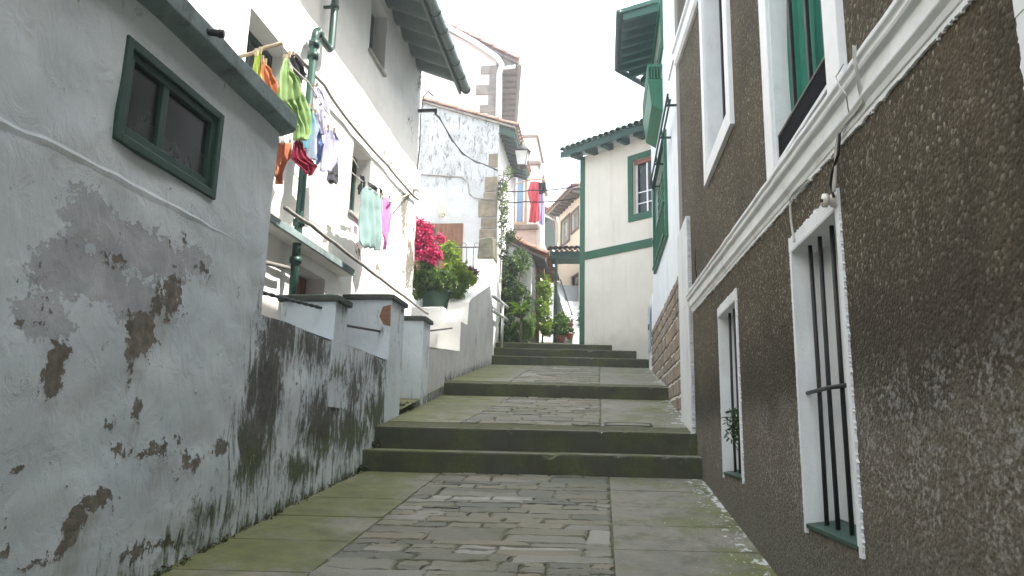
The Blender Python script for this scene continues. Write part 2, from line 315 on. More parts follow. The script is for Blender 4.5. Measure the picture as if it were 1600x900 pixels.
# ------------------------------------------------------------------ mesh builder
class MB:
    def __init__(s): s.v = []; s.f = []; s.sm = []; s.tint = []; s.use_tint = False
    def face(s, pts, smooth=False, tint=0.):
        i = len(s.v); s.v += [tuple(map(float, p)) for p in pts]; s.f.append(tuple(range(i, i+len(pts)))); s.sm.append(smooth); s.tint.append(tint)
    def add(s, verts, faces, smooth=False, tint=0.):
        i = len(s.v); s.v += [tuple(map(float, p)) for p in verts]
        for f in faces: s.f.append(tuple(i+k for k in f)); s.sm.append(smooth); s.tint.append(tint)
    def hexa(s, p, tint=0.):       # 8 points: bottom 4 (ccw), top 4
        s.add(p, [(3, 2, 1, 0), (4, 5, 6, 7), (0, 1, 5, 4), (1, 2, 6, 5), (2, 3, 7, 6), (3, 0, 4, 7)], tint=tint)
    def box(s, x0, x1, y0, y1, z0, z1, tint=0.):
        s.hexa([(x0, y0, z0), (x1, y0, z0), (x1, y1, z0), (x0, y1, z0), (x0, y0, z1), (x1, y0, z1), (x1, y1, z1), (x0, y1, z1)], tint)
    def tube(s, pts, r, n=8, cap=True, tint=0.):
        P = [Vector(map(float, p)) for p in pts]; rr = r if isinstance(r, (list, tuple)) else [r]*len(P)
        vs_, fs = [], []; up = None
        for i, p in enumerate(P):
            a = P[max(0, i-1)]; c = P[min(len(P)-1, i+1)]; t = (c-a).normalized()
            if up is None: up = t.orthogonal().normalized()
            up = (up - t*up.dot(t)); up = up.normalized() if up.length > 1e-6 else t.orthogonal().normalized()
            sd_ = t.cross(up)
            for k in range(n):
                q = 2*math.pi*k/n; vs_.append(p + (up*math.cos(q)+sd_*math.sin(q))*rr[i])
        for i in range(len(P)-1):
            for k in range(n): fs.append((i*n+k, i*n+(k+1) % n, (i+1)*n+(k+1) % n, (i+1)*n+k))
        if cap: fs.append(tuple(range(n-1, -1, -1))); fs.append(tuple((len(P)-1)*n+k for k in range(n)))
        s.add(vs_, fs, True, tint)
    def lathe(s, prof, c, n=20, tint=0.):
        vs_, fs = [], []
        for r, z in prof:
            for k in range(n):
                q = 2*math.pi*k/n; vs_.append((c[0]+r*math.cos(q), c[1]+r*math.sin(q), c[2]+z))
        for i in range(len(prof)-1):
            for k in range(n): fs.append((i*n+k, i*n+(k+1) % n, (i+1)*n+(k+1) % n, (i+1)*n+k))
        s.add(vs_, fs, True, tint)
    def prism(s, poly, off):       # polygon (3D points) extruded by vector
        n = len(poly); A = [Vector(map(float, p)) for p in poly]; B = [p+Vector(off) for p in A]
        s.add(A+B, [tuple(range(n-1, -1, -1)), tuple(range(n, 2*n))]+[(i, (i+1) % n, n+(i+1) % n, n+i) for i in range(n)])
    def build(s, name, mat, parent=None, bevel=0., origin=None, attrs=None, solid=0., label=None, kind=None, fixn=True):
        me = bpy.data.meshes.new(name)
        if parent is not None: o0 = wloc(parent)
        elif origin is not None: o0 = Vector(origin)
        else:
            a = np.array(s.v); o0 = Vector((float(a[:, 0].mean()), float(a[:, 1].mean()), float(a[:, 2].min())))
        me.from_pydata([(x-o0.x, y-o0.y, z-o0.z) for x, y, z in s.v], [], s.f)
        me.polygons.foreach_set('use_smooth', s.sm)
        at = me.attributes.new('tint', 'FLOAT', 'FACE'); at.data.foreach_set('value', s.tint)
        if attrs:
            for k, val in attrs.items():
                a_ = me.attributes.new(k, 'FLOAT', 'POINT'); a_.data.foreach_set('value', val)
        if fixn:
            bm = bmesh.new(); bm.from_mesh(me); bmesh.ops.recalc_face_normals(bm, faces=bm.faces); bm.to_mesh(me); bm.free()
        me.materials.append(M[mat] if isinstance(mat, str) else mat)
        o = bpy.data.objects.new(name, me); COL.objects.link(o)
        if parent is not None: o.parent = parent
        else: o.location = o0
        if bevel:
            md = o.modifiers.new('bevel', 'BEVEL'); md.width = bevel; md.segments = 2; md.limit_method = 'ANGLE'; md.angle_limit = R(40)
        if solid:
            md = o.modifiers.new('solid', 'SOLIDIFY'); md.thickness = solid; md.offset = 0
        if label: o['label'] = label
        if kind: o['kind'] = kind
        return o
def wloc(o):
    v = Vector(o.location)
    while o.parent: o = o.parent; v += Vector(o.location)
    return v
def thing(name, label, cat, loc, group=None):
    o = bpy.data.objects.new(name, None); COL.objects.link(o); o.location = tuple(map(float, loc)); o.empty_display_size = .2
    tag(o, label, cat, group); return o
def tag(o, label, cat, group=None):
    o['label'] = label; o['category'] = cat
    if group: o['group'] = group
    return o

class FR:
    """a wall plane: origin, horizontal direction u, outward normal n; v is height"""
    def __init__(s, o, u, n): s.o = Vector(o); s.u = Vector(u).normalized(); s.n = Vector(n).normalized()
    def p(s, u, v, d=0.): return s.o + s.u*u + s.n*d + Vector((0, 0, v))
    def px(s, x, y, d=0.):
        r = Vector(ray(x, y)); o = s.o + s.n*d; t = o.dot(s.n)/r.dot(s.n); q = r*t - o
        return q.dot(s.u), q.z
    def box(s, mb, u0, u1, v0, v1, d0, d1, tint=0.):
        mb.hexa([s.p(u0, v0, d0), s.p(u1, v0, d0), s.p(u1, v0, d1), s.p(u0, v0, d1), s.p(u0, v1, d0), s.p(u1, v1, d0), s.p(u1, v1, d1), s.p(u0, v1, d1)], tint)
    def ring(s, mb, u0, u1, v0, v1, w, d0, d1, wb=None):
        wb = w if wb is None else wb
        s.box(mb, u0, u0+w, v0, v1, d0, d1); s.box(mb, u1-w, u1, v0, v1, d0, d1)
        s.box(mb, u0+w, u1-w, v1-w, v1, d0, d1)
        if wb: s.box(mb, u0+w, u1-w, v0, v0+wb, d0, d1)
    def wall(s, mb, u0, u1, v0, v1, holes=(), reveal=.2):
        us = sorted({u0, u1, *[q for h in holes for q in h[:2]]}); vs_ = sorted({v0, v1, *[q for h in holes for q in h[2:4]]})
        for a, b in zip(us, us[1:]):
            for c, d in zip(vs_, vs_[1:]):
                if any(h[0] <= a+1e-6 and b <= h[1]+1e-6 and h[2] <= c+1e-6 and d <= h[3]+1e-6 for h in holes): continue
                mb.face([s.p(a, c), s.p(b, c), s.p(b, d), s.p(a, d)])
        for a, b, c, d in [h[:4] for h in holes]:
            for q in ([(a, c), (b, c)], [(b, c), (b, d)], [(b, d), (a, d)], [(a, d), (a, c)]):
                mb.face([s.p(*q[0], 0), s.p(*q[1], 0), s.p(*q[1], -reveal), s.p(*q[0], -reveal)])
    def dense(s, u0, u1, v0, v1, step, fields, holes=(), lump=.012, top=None, seed=0., reveal=.12):
        """fine grid wall with lumpy surface and dirt fields; top(u) may cut it lower"""
        mb = MB(); nu = max(1, round((u1-u0)/step)); us = list(np.linspace(u0, u1, nu+1))
        nv = max(1, round((v1-v0)/step)); vs_ = list(np.linspace(v0, v1, nv+1))
        for h in holes: us += h[:2]; vs_ += h[2:4]
        us = sorted(us); vs_ = sorted(vs_)
        def clean(L, keep):
            out = [L[0]]
            for q in L[1:]:
                if q-out[-1] < step*.3:
                    if q in keep: out[-1] = q
                else: out.append(q)
            return out
        ku = {q for h in holes for q in h[:2]}; kv = {q for h in holes for q in h[2:4]}
        us = clean(us, ku); vs_ = clean(vs_, kv); W = len(vs_)
        A = {k: [] for k in fields}
        for u in us:
            tp = top(u) if top else None
            for v in vs_:
                if tp is not None: v = v0 + (v-v0)*(tp-v0)/(v1-v0)
                p = s.p(u, v); d = lump*(mnoise.noise(p*1.7+Vector((seed, 0, 0))) + .6*mnoise.noise(p*5.1+Vector((seed, 3, 0))))
                mb.v.append(tuple(p + s.n*d))
                for k in fields: A[k].append(float(fields[k](u, v)))
        for i in range(len(us)-1):
            for j in range(W-1):
                uc = (us[i]+us[i+1])/2; vc = (vs_[j]+vs_[j+1])/2
                if any(h[0] < uc < h[1] and h[2] < vc < h[3] for h in holes): continue
                mb.f.append((i*W+j, (i+1)*W+j, (i+1)*W+j+1, i*W+j+1)); mb.sm.append(True); mb.tint.append(0.)
        for a, b, c, d in holes:
            for q in ([(a, c), (b, c)], [(b, c), (b, d)], [(b, d), (a, d)], [(a, d), (a, c)]):
                mb.face([s.p(*q[0], .004), s.p(*q[1], .004), s.p(*q[1], -reveal), s.p(*q[0], -reveal)])
                for k in fields: A[k] += [0.]*4
        return mb, A
def ell(cu, cv, ru, rv, p=1.):
    return lambda u, v: max(0., p*(1-math.hypot((u-cu)/ru, (v-cv)/rv)))
def blobs(lst):
    fs = [ell(*b) for b in lst]
    return lambda u, v: max([0.]+[f(u, v) for f in fs])
def pxell(fr, cx, cy, rx, ry, p=1.):
    u, v = fr.px(cx, cy); ua, _ = fr.px(cx-rx, cy); ub, _ = fr.px(cx+rx, cy); _, va = fr.px(cx, cy-ry); _, vb = fr.px(cx, cy+ry)
    return (u, v, abs(ub-ua)/2+.01, abs(vb-va)/2+.01, p)

def ragged(fr, mb, u0, u1, v0, v1, d0, d1, side, amp=.007, step=.006):
    """painted trim strip whose edge on one side is ragged from the rough render"""
    horiz = side in ('top', 'bot'); L = (u1-u0) if horiz else (v1-v0); n = max(2, int(L/step)); pts = []
    for i in range(n+1):
        t = i/n; j = amp*max(-.2, .7*mnoise.noise(Vector((t*L*22, u0*3, v0*5)))+1.0*mnoise.noise(Vector((t*L*70, u0*3, 9)))+(random.random()**6)*1.6)
        if horiz:
            u = u0+(u1-u0)*t; a, b = v0, v1
            if side == 'top': b += j
            else: a -= j
            pts.append(((u, a), (u, b)))
        else:
            v = v0+(v1-v0)*t; a, b = u0, u1
            if side == 'left': a -= j
            else: b += j
            pts.append(((a, v), (b, v)))
    for (a, b), (c, d) in zip(pts, pts[1:]):
        mb.hexa([fr.p(*a, d0), fr.p(*c, d0), fr.p(*c, d1), fr.p(*a, d1), fr.p(*b, d0), fr.p(*d, d0), fr.p(*d, d1), fr.p(*b, d1)])

def tiles(mb, o, u, s, n, r, rows=1, thick=.018, seg=6, back=.0):
    """pantile roof: n half round tiles along u, each course along slope s"""
    o = Vector(o); u = Vector(u); s = Vector(s); nu = u.cross(s).normalized()
    if nu.z < 0: nu = -nu
    ud = u/n
    for rr in range(rows):
        a0 = rr/rows; a1 = (rr+1)/rows + (.12/rows if rr < rows-1 else 0); lift = .022*(1 if rows > 1 else 0)
        for k in range(n):
            jz = random.uniform(-.006, .006)
            for cv, ro in ((1, r*.62), (-1, r*.60)):
                base = o + ud*(k+(.5 if cv == 1 else 1.0)); h0 = nu*(r*.35 if cv == 1 else r*.25)
                A, B = [], []
                for q in range(seg+1):
                    t = math.pi*q/seg; e = ud.normalized()*(-math.cos(t)*ro) + nu*(cv*math.sin(t)*ro*.8)
                    A.append(base+s*a0+h0+e+nu*(lift+jz)); B.append(base+s*a1+h0+e*.92+nu*jz)
                vs_ = A+B+[x-nu*thick for x in A]+[x-nu*thick for x in B]; m = seg+1; fs = []
                tn = random.random()
                for q in range(seg):
                    fs += [(q, q+1, m+q+1, m+q), (2*m+q, 3*m+q, 3*m+q+1, 2*m+q+1), (q, 2*m+q, 2*m+q+1, q+1), (m+q, m+q+1, 3*m+q+1, 3*m+q)]
                mb.add(vs_, fs, True, tn)

def leaves(mb, blob, n, size, shell=.5, asp=.45, droop=0., tint=(0, 1), fold=.25, gap=-.1):
    """blob = (cx,cy,cz,rx,ry,rz); n separate leaf faces through its volume, clumped"""
    cx, cy, cz, rx, ry, rz = blob
    k = 0; tries = 0
    while k < n and tries < n*6:
        tries += 1
        d = rng.normal(size=3); d /= np.linalg.norm(d); q = (shell + (1-shell)*rng.random())**.6
        p = np.array([cx+d[0]*rx*q, cy+d[1]*ry*q, cz+d[2]*rz*q])
        if mnoise.noise(Vector(p)*(2.2/max(rx, rz, .15)*.9)) < gap: continue
        L = size*rng.uniform(.6, 1.35); a = Vector(rng.normal(size=3)); a.z -= droop; a.normalize()
        nrm = (Vector(d)*.6+Vector(rng.normal(size=3))*.6+Vector((0, 0, .5))); nrm = (nrm - a*nrm.dot(a))
        if nrm.length < 1e-3: continue
        nrm.normalize(); b = a.cross(nrm); P = Vector(p); wd = L*asp
        t = min(1, max(0, rng.uniform(*tint)))
        pts = [P, P+a*L*.35+b*wd*.5+nrm*fold*wd, P+a*L*.75+b*wd*.38+nrm*fold*wd*.6, P+a*L-nrm*L*.08, P+a*L*.75-b*wd*.38+nrm*fold*wd*.6, P+a*L*.35-b*wd*.5+nrm*fold*wd]
        i = len(mb.v); mb.v += [tuple(x) for x in pts]; mb.f += [(i, i+1, i+2, i+3), (i, i+3, i+4, i+5)]; mb.sm += [False, False]; mb.tint += [t, t]
        k += 1
def plant(name, label, cat, base, groups, stems=(), group=None, stem_mat='stem', extra=None):
    """groups: list of (part name, material, [ (blob, n, size, kw) ])"""
    t = thing(name, label, cat, base, group)
    for pn, mt, bl in groups:
        mb = MB()
        for b in bl: leaves(mb, b[0], b[1], b[2], **(b[3] if len(b) > 3 else {}))
        mb.build(pn, mt, t, fixn=False)
    if stems:
        mb = MB()
        for pts, r in stems: mb.tube(pts, r, 6)
        mb.build('stem', stem_mat, t)
    return t

def curve_pts(pts, n=8, sag=0.):
    P = [Vector(map(float, p)) for p in pts]; out = []
    for a, b in zip(P, P[1:]):
        for i in range(n): q = i/n; out.append(a.lerp(b, q)-Vector((0, 0, sag*4*q*(1-q))))
    return out+[P[-1]]
def cable(name, label, pts, r, mat, sag=0., n=8, cat='cable', group=None, tw=0):
    mb = MB(); c = curve_pts(pts, n, sag)
    mb.tube(c, r, 6)
    if tw:
        c2 = [p+Vector((-r*.8, r*(1.2+math.sin(i*.7)), r*1.6*math.cos(i*.5))) for i, p in enumerate(c)]; mb.tube(c2, r*.8, 6)
    o = mb.build(name, mat); tag(o, label, cat, group); return o

# ================================================================== WALL PLANES
RB = FR((.97, 0, 0), (0, 1, 0), (-1, 0, 0))       # brown house
RW = FR((1.05, 0, 0), (0, 1, 0), (-1, 0, 0))      # white house on the right
LS = FR((-2.32, 0, 0), (0, 1, 0), (1, 0, 0))      # shed and boundary wall
LH = FR((-3.08, 0, 0), (0, 1, 0), (1, 0, 0))      # sunlit white house
GF = FR((0, 17, 0), (1, 0, 0), (0, -1, 0))        # grey weathered gable
FF = FR((-.50, 16.9, 0), (1.62, -1.3, 0), (-1.3, -1.62, 0))   # cream house across the end
def solid_box(mb, x0, x1, y0, y1, z0, z1, skip=''):
    q = {'x0': [(x0, y0, z0), (x0, y1, z0), (x0, y1, z1), (x0, y0, z1)], 'x1': [(x1, y0, z0), (x1, y1, z0), (x1, y1, z1), (x1, y0, z1)],
         'y0': [(x0, y0, z0), (x1, y0, z0), (x1, y0, z1), (x0, y0, z1)], 'y1': [(x0, y1, z0), (x1, y1, z0), (x1, y1, z1), (x0, y1, z1)],
         'z1': [(x0, y0, z1), (x1, y0, z1), (x1, y1, z1), (x0, y1, z1)]}
    for k in q:
        if k not in skip: mb.face(q[k])

# ================================================================== GROUND AND PATH
mb = MB(); mb.face([(-70, -40, -3), (70, -40, -3), (70, 110, -3), (-70, 110, -3)])
mb.build('ground', 'earth', kind='structure')
def skew(x, s): return s + .12*(x+.675)
RAMPS = {1: (-7., 7.22, lambda s: -.375+.118*(s-7.22)), 2: (7.55, 10.78, lambda s: .06+.153*(s-7.55)),
         3: (10.78, 15.4, lambda s: .745+.155*(s-10.78)), 4: (15.4, 16.2, lambda s: 1.86+.1*(s-15.72)), 5: (16.2, 30., lambda s: 2.03+.13*(s-16.2))}
def gz(x, y):
    s = y - .12*(x+.675)
    for a, b, f in RAMPS.values():
        if a <= s < b: return f(s)
    return -.26 if s < 8 else 2.
def pp(x, s, f, d=0.): return (x, skew(x, s), f(s)+d)
XL, XR = -2.36, 1.0
cobx = {1: (lambda s: -1.55, lambda s: .07), 2: (lambda s: -1.52+.075*(s-7.9), lambda s: -.01), 3: (lambda s: -1.4, lambda s: -.03)}
nos = {1: (None, None), 2: (7.55, 7.93), 3: (10.78, 11.14)}
for k in (1, 2, 3, 4, 5):
    a, b, f = RAMPS[k]; mb = MB(); a = 15.74 if k == 4 else a
    xl, xr = (-3.1, XR) if k == 2 else (XL, XR)
    if k >= 4: xl, xr = -2.7, 1.6
    mb.face([pp(xl, a, f, -.007), pp(xr, a, f, -.007), pp(xr, b, f, -.007), pp(xl, b, f, -.007)])
    mb.build('path_bed', 'joint', kind='structure')
def slabs(mb, x0, x1, s0, s1, f, lens, gap=.006, bev=0.):
    s = s0
    while s < s1-.01:
        e = min(s1, s+lens*random.uniform(.96, 1.04)); 
        if s1-e < .15: e = s1
        t = random.random(); a0, b0 = s+gap, e-gap; dz = random.uniform(-.002, .002)
        X0a, X0b = (x0(a0), x0(b0)) if callable(x0) else (x0, x0); X1a, X1b = (x1(a0), x1(b0)) if callable(x1) else (x1, x1)
        mb.hexa([pp(X0a+gap, a0, f, -.05), pp(X1a-gap, a0, f, -.05), pp(X1b-gap, b0, f, -.05), pp(X0b+gap, b0, f, -.05),
                 pp(X0a+gap, a0, f, dz), pp(X1a-gap, a0, f, dz), pp(X1b-gap, b0, f, dz), pp(X0b+gap, b0, f, dz)], t)
        s = e
def stones(mb, x0, x1, s0, s1, f):
    s = s0; row = 0
    while s < s1-.03:
        h = random.choice([.10, .15, .18, .22, .27, .32])*random.uniform(.9, 1.1)
        if s1-s-h < .06: h = s1-s
        x = x0(s); xe = x1(s); off = random.uniform(0, .1); row += 1
        while x < xe-.02:
            wd = random.choice([.15, .22, .28, .36, .5])*random.uniform(.8, 1.25) if h < .2 else random.choice([.18, .26, .36, .5, .66])*random.uniform(.8, 1.2)
            if xe-x-wd < .1: wd = xe-x
            split = (3 if h > .26 and random.random() < .3 else 2) if (h > .16 and random.random() < .55) else 1; wob = random.uniform(-.025, .025)
            for q in range(split):
                s_a = s+h*q/split+(wob if q else 0); s_b = s+h*(q+1)/split+(wob if q+1 < split else 0); g = random.uniform(.001, .006)
                c = [(x+g, s_a+g), (x+wd-g, s_a+g), (x+wd-g, s_b-g), (x+g, s_b-g)]
                poly = []
                for i in range(4):
                    (ax, ay), (bx_, by_) = c[i], c[(i+1) % 4]
                    m = 5 if i % 2 == 0 else 3
                    for j in range(m):
                        t = j/m; poly.append((ax+(bx_-ax)*t+random.uniform(-.018, .018), ay+(by_-ay)*t+random.uniform(-.02, .02)))
                tz = random.uniform(-.003, .006); tx = random.uniform(-.012, .012); ty = random.uniform(-.025, .025); tn = random.random()
                cxm = sum(p[0] for p in poly)/len(poly); cym = sum(p[1] for p in poly)/len(poly)
                def top(p, sh, d): 
                    X = cxm+(p[0]-cxm)*sh; S = cym+(p[1]-cym)*sh
                    return pp(X, S, f, d+tz+(X-cxm)*tx+(S-cym)*ty)
                n = len(poly); shx = 1-.02/max(wd, .1)
                vs_ = [top(p, 1, -.045) for p in poly]+[top(p, 1, -.006) for p in poly]+[top(p, .93, .003) for p in poly]
                fs = [(i, (i+1) % n, n+(i+1) % n, n+i) for i in range(n)]+[(n+i, n+(i+1) % n, 2*n+(i+1) % n, 2*n+i) for i in range(n)]+[tuple(2*n+i for i in range(n))]
                mb.add(vs_, fs, False, tn)
            x += wd
        s += h
for k in (1, 2, 3):
    a, b, f = RAMPS[k]; s0 = nos[k][1] or 2.2; b2 = b
    mb = MB()
    x0 = -3.1 if k == 2 else XL
    slabs(mb, x0, cobx[k][0], s0, b2, f, .64 if k == 1 else .8); slabs(mb, cobx[k][1], XR, s0, b2, f, .62 if k == 1 else .85)
    if k == 1: slabs(mb, XL, XR, -7, 2.2, f, 1.0)
    mb.build('paving_slabs', 'slab', bevel=.004, kind='structure')
    mb = MB(); stones(mb, lambda s: cobx[k][0](s)+.008, lambda s: cobx[k][1](s)-.008, s0, b2, f)
    mb.build('cobbles', 'cobble', kind='structure')
for k, dl in ((4, .8), (5, 1.1)):
    a, b, f = RAMPS[k]; mb = MB(); slabs(mb, -2.7, 1.6, a+(.32 if k == 4 else .12), b, f, dl); mb.build('paving_slabs', 'slab', bevel=.004, kind='structure')
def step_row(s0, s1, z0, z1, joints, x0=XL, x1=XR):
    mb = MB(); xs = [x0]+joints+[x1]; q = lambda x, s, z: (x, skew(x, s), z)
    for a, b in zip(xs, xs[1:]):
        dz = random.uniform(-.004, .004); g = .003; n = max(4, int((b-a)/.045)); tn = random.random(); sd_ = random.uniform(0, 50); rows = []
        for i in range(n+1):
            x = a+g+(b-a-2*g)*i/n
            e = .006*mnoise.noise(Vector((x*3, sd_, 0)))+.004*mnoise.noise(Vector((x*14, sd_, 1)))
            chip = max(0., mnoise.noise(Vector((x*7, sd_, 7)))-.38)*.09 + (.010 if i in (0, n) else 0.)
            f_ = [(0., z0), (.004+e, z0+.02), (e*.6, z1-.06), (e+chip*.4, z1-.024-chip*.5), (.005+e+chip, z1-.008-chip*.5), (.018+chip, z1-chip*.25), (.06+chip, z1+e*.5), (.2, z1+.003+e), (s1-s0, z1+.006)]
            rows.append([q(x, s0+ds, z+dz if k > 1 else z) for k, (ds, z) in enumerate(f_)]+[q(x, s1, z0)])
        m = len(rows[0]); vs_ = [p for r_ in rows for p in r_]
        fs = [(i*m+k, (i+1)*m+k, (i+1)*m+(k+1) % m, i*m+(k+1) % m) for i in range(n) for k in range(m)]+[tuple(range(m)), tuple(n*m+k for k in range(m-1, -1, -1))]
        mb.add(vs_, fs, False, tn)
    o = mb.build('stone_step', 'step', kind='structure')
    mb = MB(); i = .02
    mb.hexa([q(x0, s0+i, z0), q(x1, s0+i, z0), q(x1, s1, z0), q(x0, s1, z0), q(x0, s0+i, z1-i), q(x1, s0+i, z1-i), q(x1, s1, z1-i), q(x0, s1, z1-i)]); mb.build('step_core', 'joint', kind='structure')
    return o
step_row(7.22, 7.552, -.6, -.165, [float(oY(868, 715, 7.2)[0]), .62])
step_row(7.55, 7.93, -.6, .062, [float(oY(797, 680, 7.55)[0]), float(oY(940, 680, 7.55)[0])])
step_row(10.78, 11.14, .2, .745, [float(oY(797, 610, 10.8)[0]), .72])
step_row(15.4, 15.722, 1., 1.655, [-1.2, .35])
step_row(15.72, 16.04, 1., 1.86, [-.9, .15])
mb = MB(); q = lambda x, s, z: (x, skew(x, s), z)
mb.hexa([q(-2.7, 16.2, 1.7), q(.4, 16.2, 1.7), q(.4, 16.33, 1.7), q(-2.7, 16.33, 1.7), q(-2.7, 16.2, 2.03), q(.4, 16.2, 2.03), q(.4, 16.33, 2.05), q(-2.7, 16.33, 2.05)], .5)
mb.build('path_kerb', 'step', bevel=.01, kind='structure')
# inspection cover beside the cobbles
f2 = RAMPS[2][2]; c = thing('drain_cover', 'rectangular metal inspection cover set in the slabs above the two near steps', 'drain cover', pp(.3, 8.1, f2))
mb = MB()
for (a, b, s_, e) in ((.03, .055, 7.97, 8.2), (.53, .555, 7.97, 8.2), (.055, .53, 7.97, 7.985), (.055, .53, 8.185, 8.2)):
    mb.hexa([pp(a, s_, f2, .001), pp(b, s_, f2, .001), pp(b, e, f2, .001), pp(a, e, f2, .001), pp(a, s_, f2, .009), pp(b, s_, f2, .009), pp(b, e, f2, .009), pp(a, e, f2, .009)])
mb.build('frame', 'iron', c)
mb = MB(); mb.hexa([pp(.06, 7.99, f2, .001), pp(.525, 7.99, f2, .001), pp(.525, 8.18, f2, .001), pp(.06, 8.18, f2, .001), pp(.06, 7.99, f2, .006), pp(.525, 7.99, f2, .006), pp(.525, 8.18, f2, .006), pp(.06, 8.18, f2, .006)], .6)
mb.build('lid', 'slab', c)

# ================================================================== LEFT: SHED WITH FLAKING WALL
shed = thing('outbuilding', 'low shed with flaking white wall and mint concrete roof edge, nearest on the left', 'building', (-2.5, 1, -1))
bare_px = [(220, 522, 26, 42, 1.15), (262, 470, 24, 50, 1.0), (205, 550, 12, 22), (85, 565, 22, 34, 1.1), (80, 605, 12, 24), (98, 552, 14, 12), (25, 509, 20, 8, .9), (180, 408, 26, 9, .9),
           (215, 642, 10, 28, 1.), (172, 663, 12, 10, .9), (243, 705, 70, 26, .72), (150, 785, 34, 24, .95), (115, 822, 28, 42, 1.0), (100, 852, 16, 24, .9), (206, 868, 26, 16, 1.0), (245, 850, 40, 14, .8),
           (288, 372, 10, 16, .9), (268, 380, 8, 12, .8), (320, 420, 20, 10, .75), (300, 720, 40, 20, .7), (345, 700, 30, 20, .65), (60, 880, 40, 14, .8), (10, 860, 12, 16, .8), (30, 730, 14, 8, .7), (310, 610, 20, 10, .7)]
bare = [pxell(LS, q[0], q[1], q[2]*1.45, q[3]*1.45, *(q[4:] or (1.,))) for q in bare_px]
blue = [pxell(LS, *q) for q in [(150, 345, 95, 85, 1.1), (235, 400, 120, 70, 1.1), (305, 405, 60, 45, 1.0), (140, 430, 150, 80, 1.1), (60, 500, 120, 60, .9), (215, 470, 110, 70, 1.)]]
mossL = [pxell(LS, *q) for q in [(415, 610, 50, 230, 1.0), (390, 700, 60, 130, 1.0), (440, 530, 60, 80, .95), (490, 545, 70, 70, .8), (505, 665, 62, 105, 1.0), (545, 672, 64, 70, .95), (470, 730, 60, 50, .85), (555, 600, 60, 90, .7), (330, 800, 90, 60, .8), (280, 850, 80, 60, .75), (590, 640, 40, 60, .9), (590, 570, 40, 80, .75), (250, 870, 60, 40, .7)]]
bb0 = blobs(bare); bb = lambda u, v: max(bb0(u, v), .09 + (.06 if v < .7 else 0.)); bl = blobs(blue); ml = blobs(mossL)
def groundline(u): return gz(-2.32, u)
def mossf(u, v):
    h = v - groundline(u); e = max(.62*math.exp(-(h/.10)**2), .40*math.exp(-(h/.32)**2)) if h > -.1 else .6
    top = .42*max(0, 1-abs(v-.80)/.16) if u > 4.65 else 0.
    wash = .16 if u > 4.6 else .05
    cor = .25*max(0, 1-abs(v-2.05)/.12) if u < 4.7 else 0.
    return max(e, ml(u, v), top, cor)+wash
def greenf(u, v):
    h = v - groundline(u); return max(0., min(1., 1.0-h/1.1))
def runf(u, v): return max(bb0(u, v+.08)*.9, bb0(u, v+.18)*.75, bb0(u, v+.30)*.5, .32*max(0, 1-abs(v-1.95)/.2) if u < 4.7 else 0.)
fields = {'run': runf, 'bare': bb, 'blue': bl, 'moss': mossf, 'green': greenf}
sw = (3.02, 3.88, 1.385, 1.86)
mb, A = LS.dense(.9, 4.66, -1.1, 2.12, .04, fields, holes=[sw], lump=.016)
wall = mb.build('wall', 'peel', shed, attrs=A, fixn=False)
mb = MB(); LS.wall(mb, -7, .9, -1.5, 2.12)
solid_box(mb, -3.07, -2.335, -7, 4.66, -1.5, 2.12, 'x1')
mb.build('side_wall', 'peel', shed)
# raised paint seam along the wall
mb = MB(); rid = [LS.px(x, y) for x, y in [(-60, 172), (0, 192), (60, 214), (125, 246), (200, 285), (270, 322), (330, 355), (372, 378)]]
cs = [(-.055, -.003), (-.022, .003), (0., .0065), (.012, .003), (.030, -.003)]; prev = None
for i in range(len(rid)-1):
    for k in range(8):
        t = k/8; u = rid[i][0]+(rid[i+1][0]-rid[i][0])*t; v = rid[i][1]+(rid[i+1][1]-rid[i][1])*t; v += .008*mnoise.noise(Vector((u*7, 1, 5))); w_ = (.75+.6*mnoise.noise(Vector((u*5, 0, 2))))*min(1., (56-(i*8+k))/14); row = []
        for dv, dd_ in cs:
            p = LS.p(u, v+dv*w_); row.append(p+LS.n*(.016*(mnoise.noise(p*1.7)+.6*mnoise.noise(p*5.1+Vector((0, 3, 0))))+dd_*w_))
        if prev:
            for q in range(4): mb.face([prev[q], prev[q+1], row[q+1], row[q]], True)
        prev = row
mb.build('plaster_ridge', 'peel', shed)
mb = MB()
prof = [(-2.315, 2.10), (-2.235, 2.125), (-2.21, 2.145), (-2.21, 2.255), (-2.27, 2.285), (-3.07, 2.33), (-3.07, 2.10)]
ys = [-7., .5]+list(np.arange(.8, 4.6, .16))+[4.72]
vs_ = []; n = len(prof)
for i, y in enumerate(ys):
    for j, (x, z) in enumerate(prof):
        jit = 0 if j > 4 else .007*mnoise.noise(Vector((y*3, j*2, 1)))
        vs_.append((x+jit, y, z+jit))
fs = [(i*n+j, i*n+(j+1) % n, (i+1)*n+(j+1) % n, (i+1)*n+j) for i in range(len(ys)-1) for j in range(n)]+[tuple(range(n)), tuple((len(ys)-1)*n+j for j in range(n))]
mb.add(vs_, fs); mb.build('roof_edge', 'mint', shed, bevel=.008)
def window(fr, parent, a, b, c, d, dep, fmat='white_clean', pmat='glass', fw=.05, mull=(), trans=(), name='window'):
    f = MB(); fr.ring(f, a, b, c, d, fw, -dep, -dep+.05)
    for m in mull: fr.box(f, m-fw*.45, m+fw*.45, c+fw, d-fw, -dep+.004, -dep+.046)
    for t in trans: fr.box(f, a+fw, b-fw, t-fw*.3, t+fw*.3, -dep+.008, -dep+.042)
    o = f.build(name, fmat, parent, bevel=.004)
    p = MB(); fr.box(p, a+fw*.5, b-fw*.5, c+fw*.5, d-fw*.5, -dep+.012, -dep+.022); p.build('pane', pmat, o)
    return o
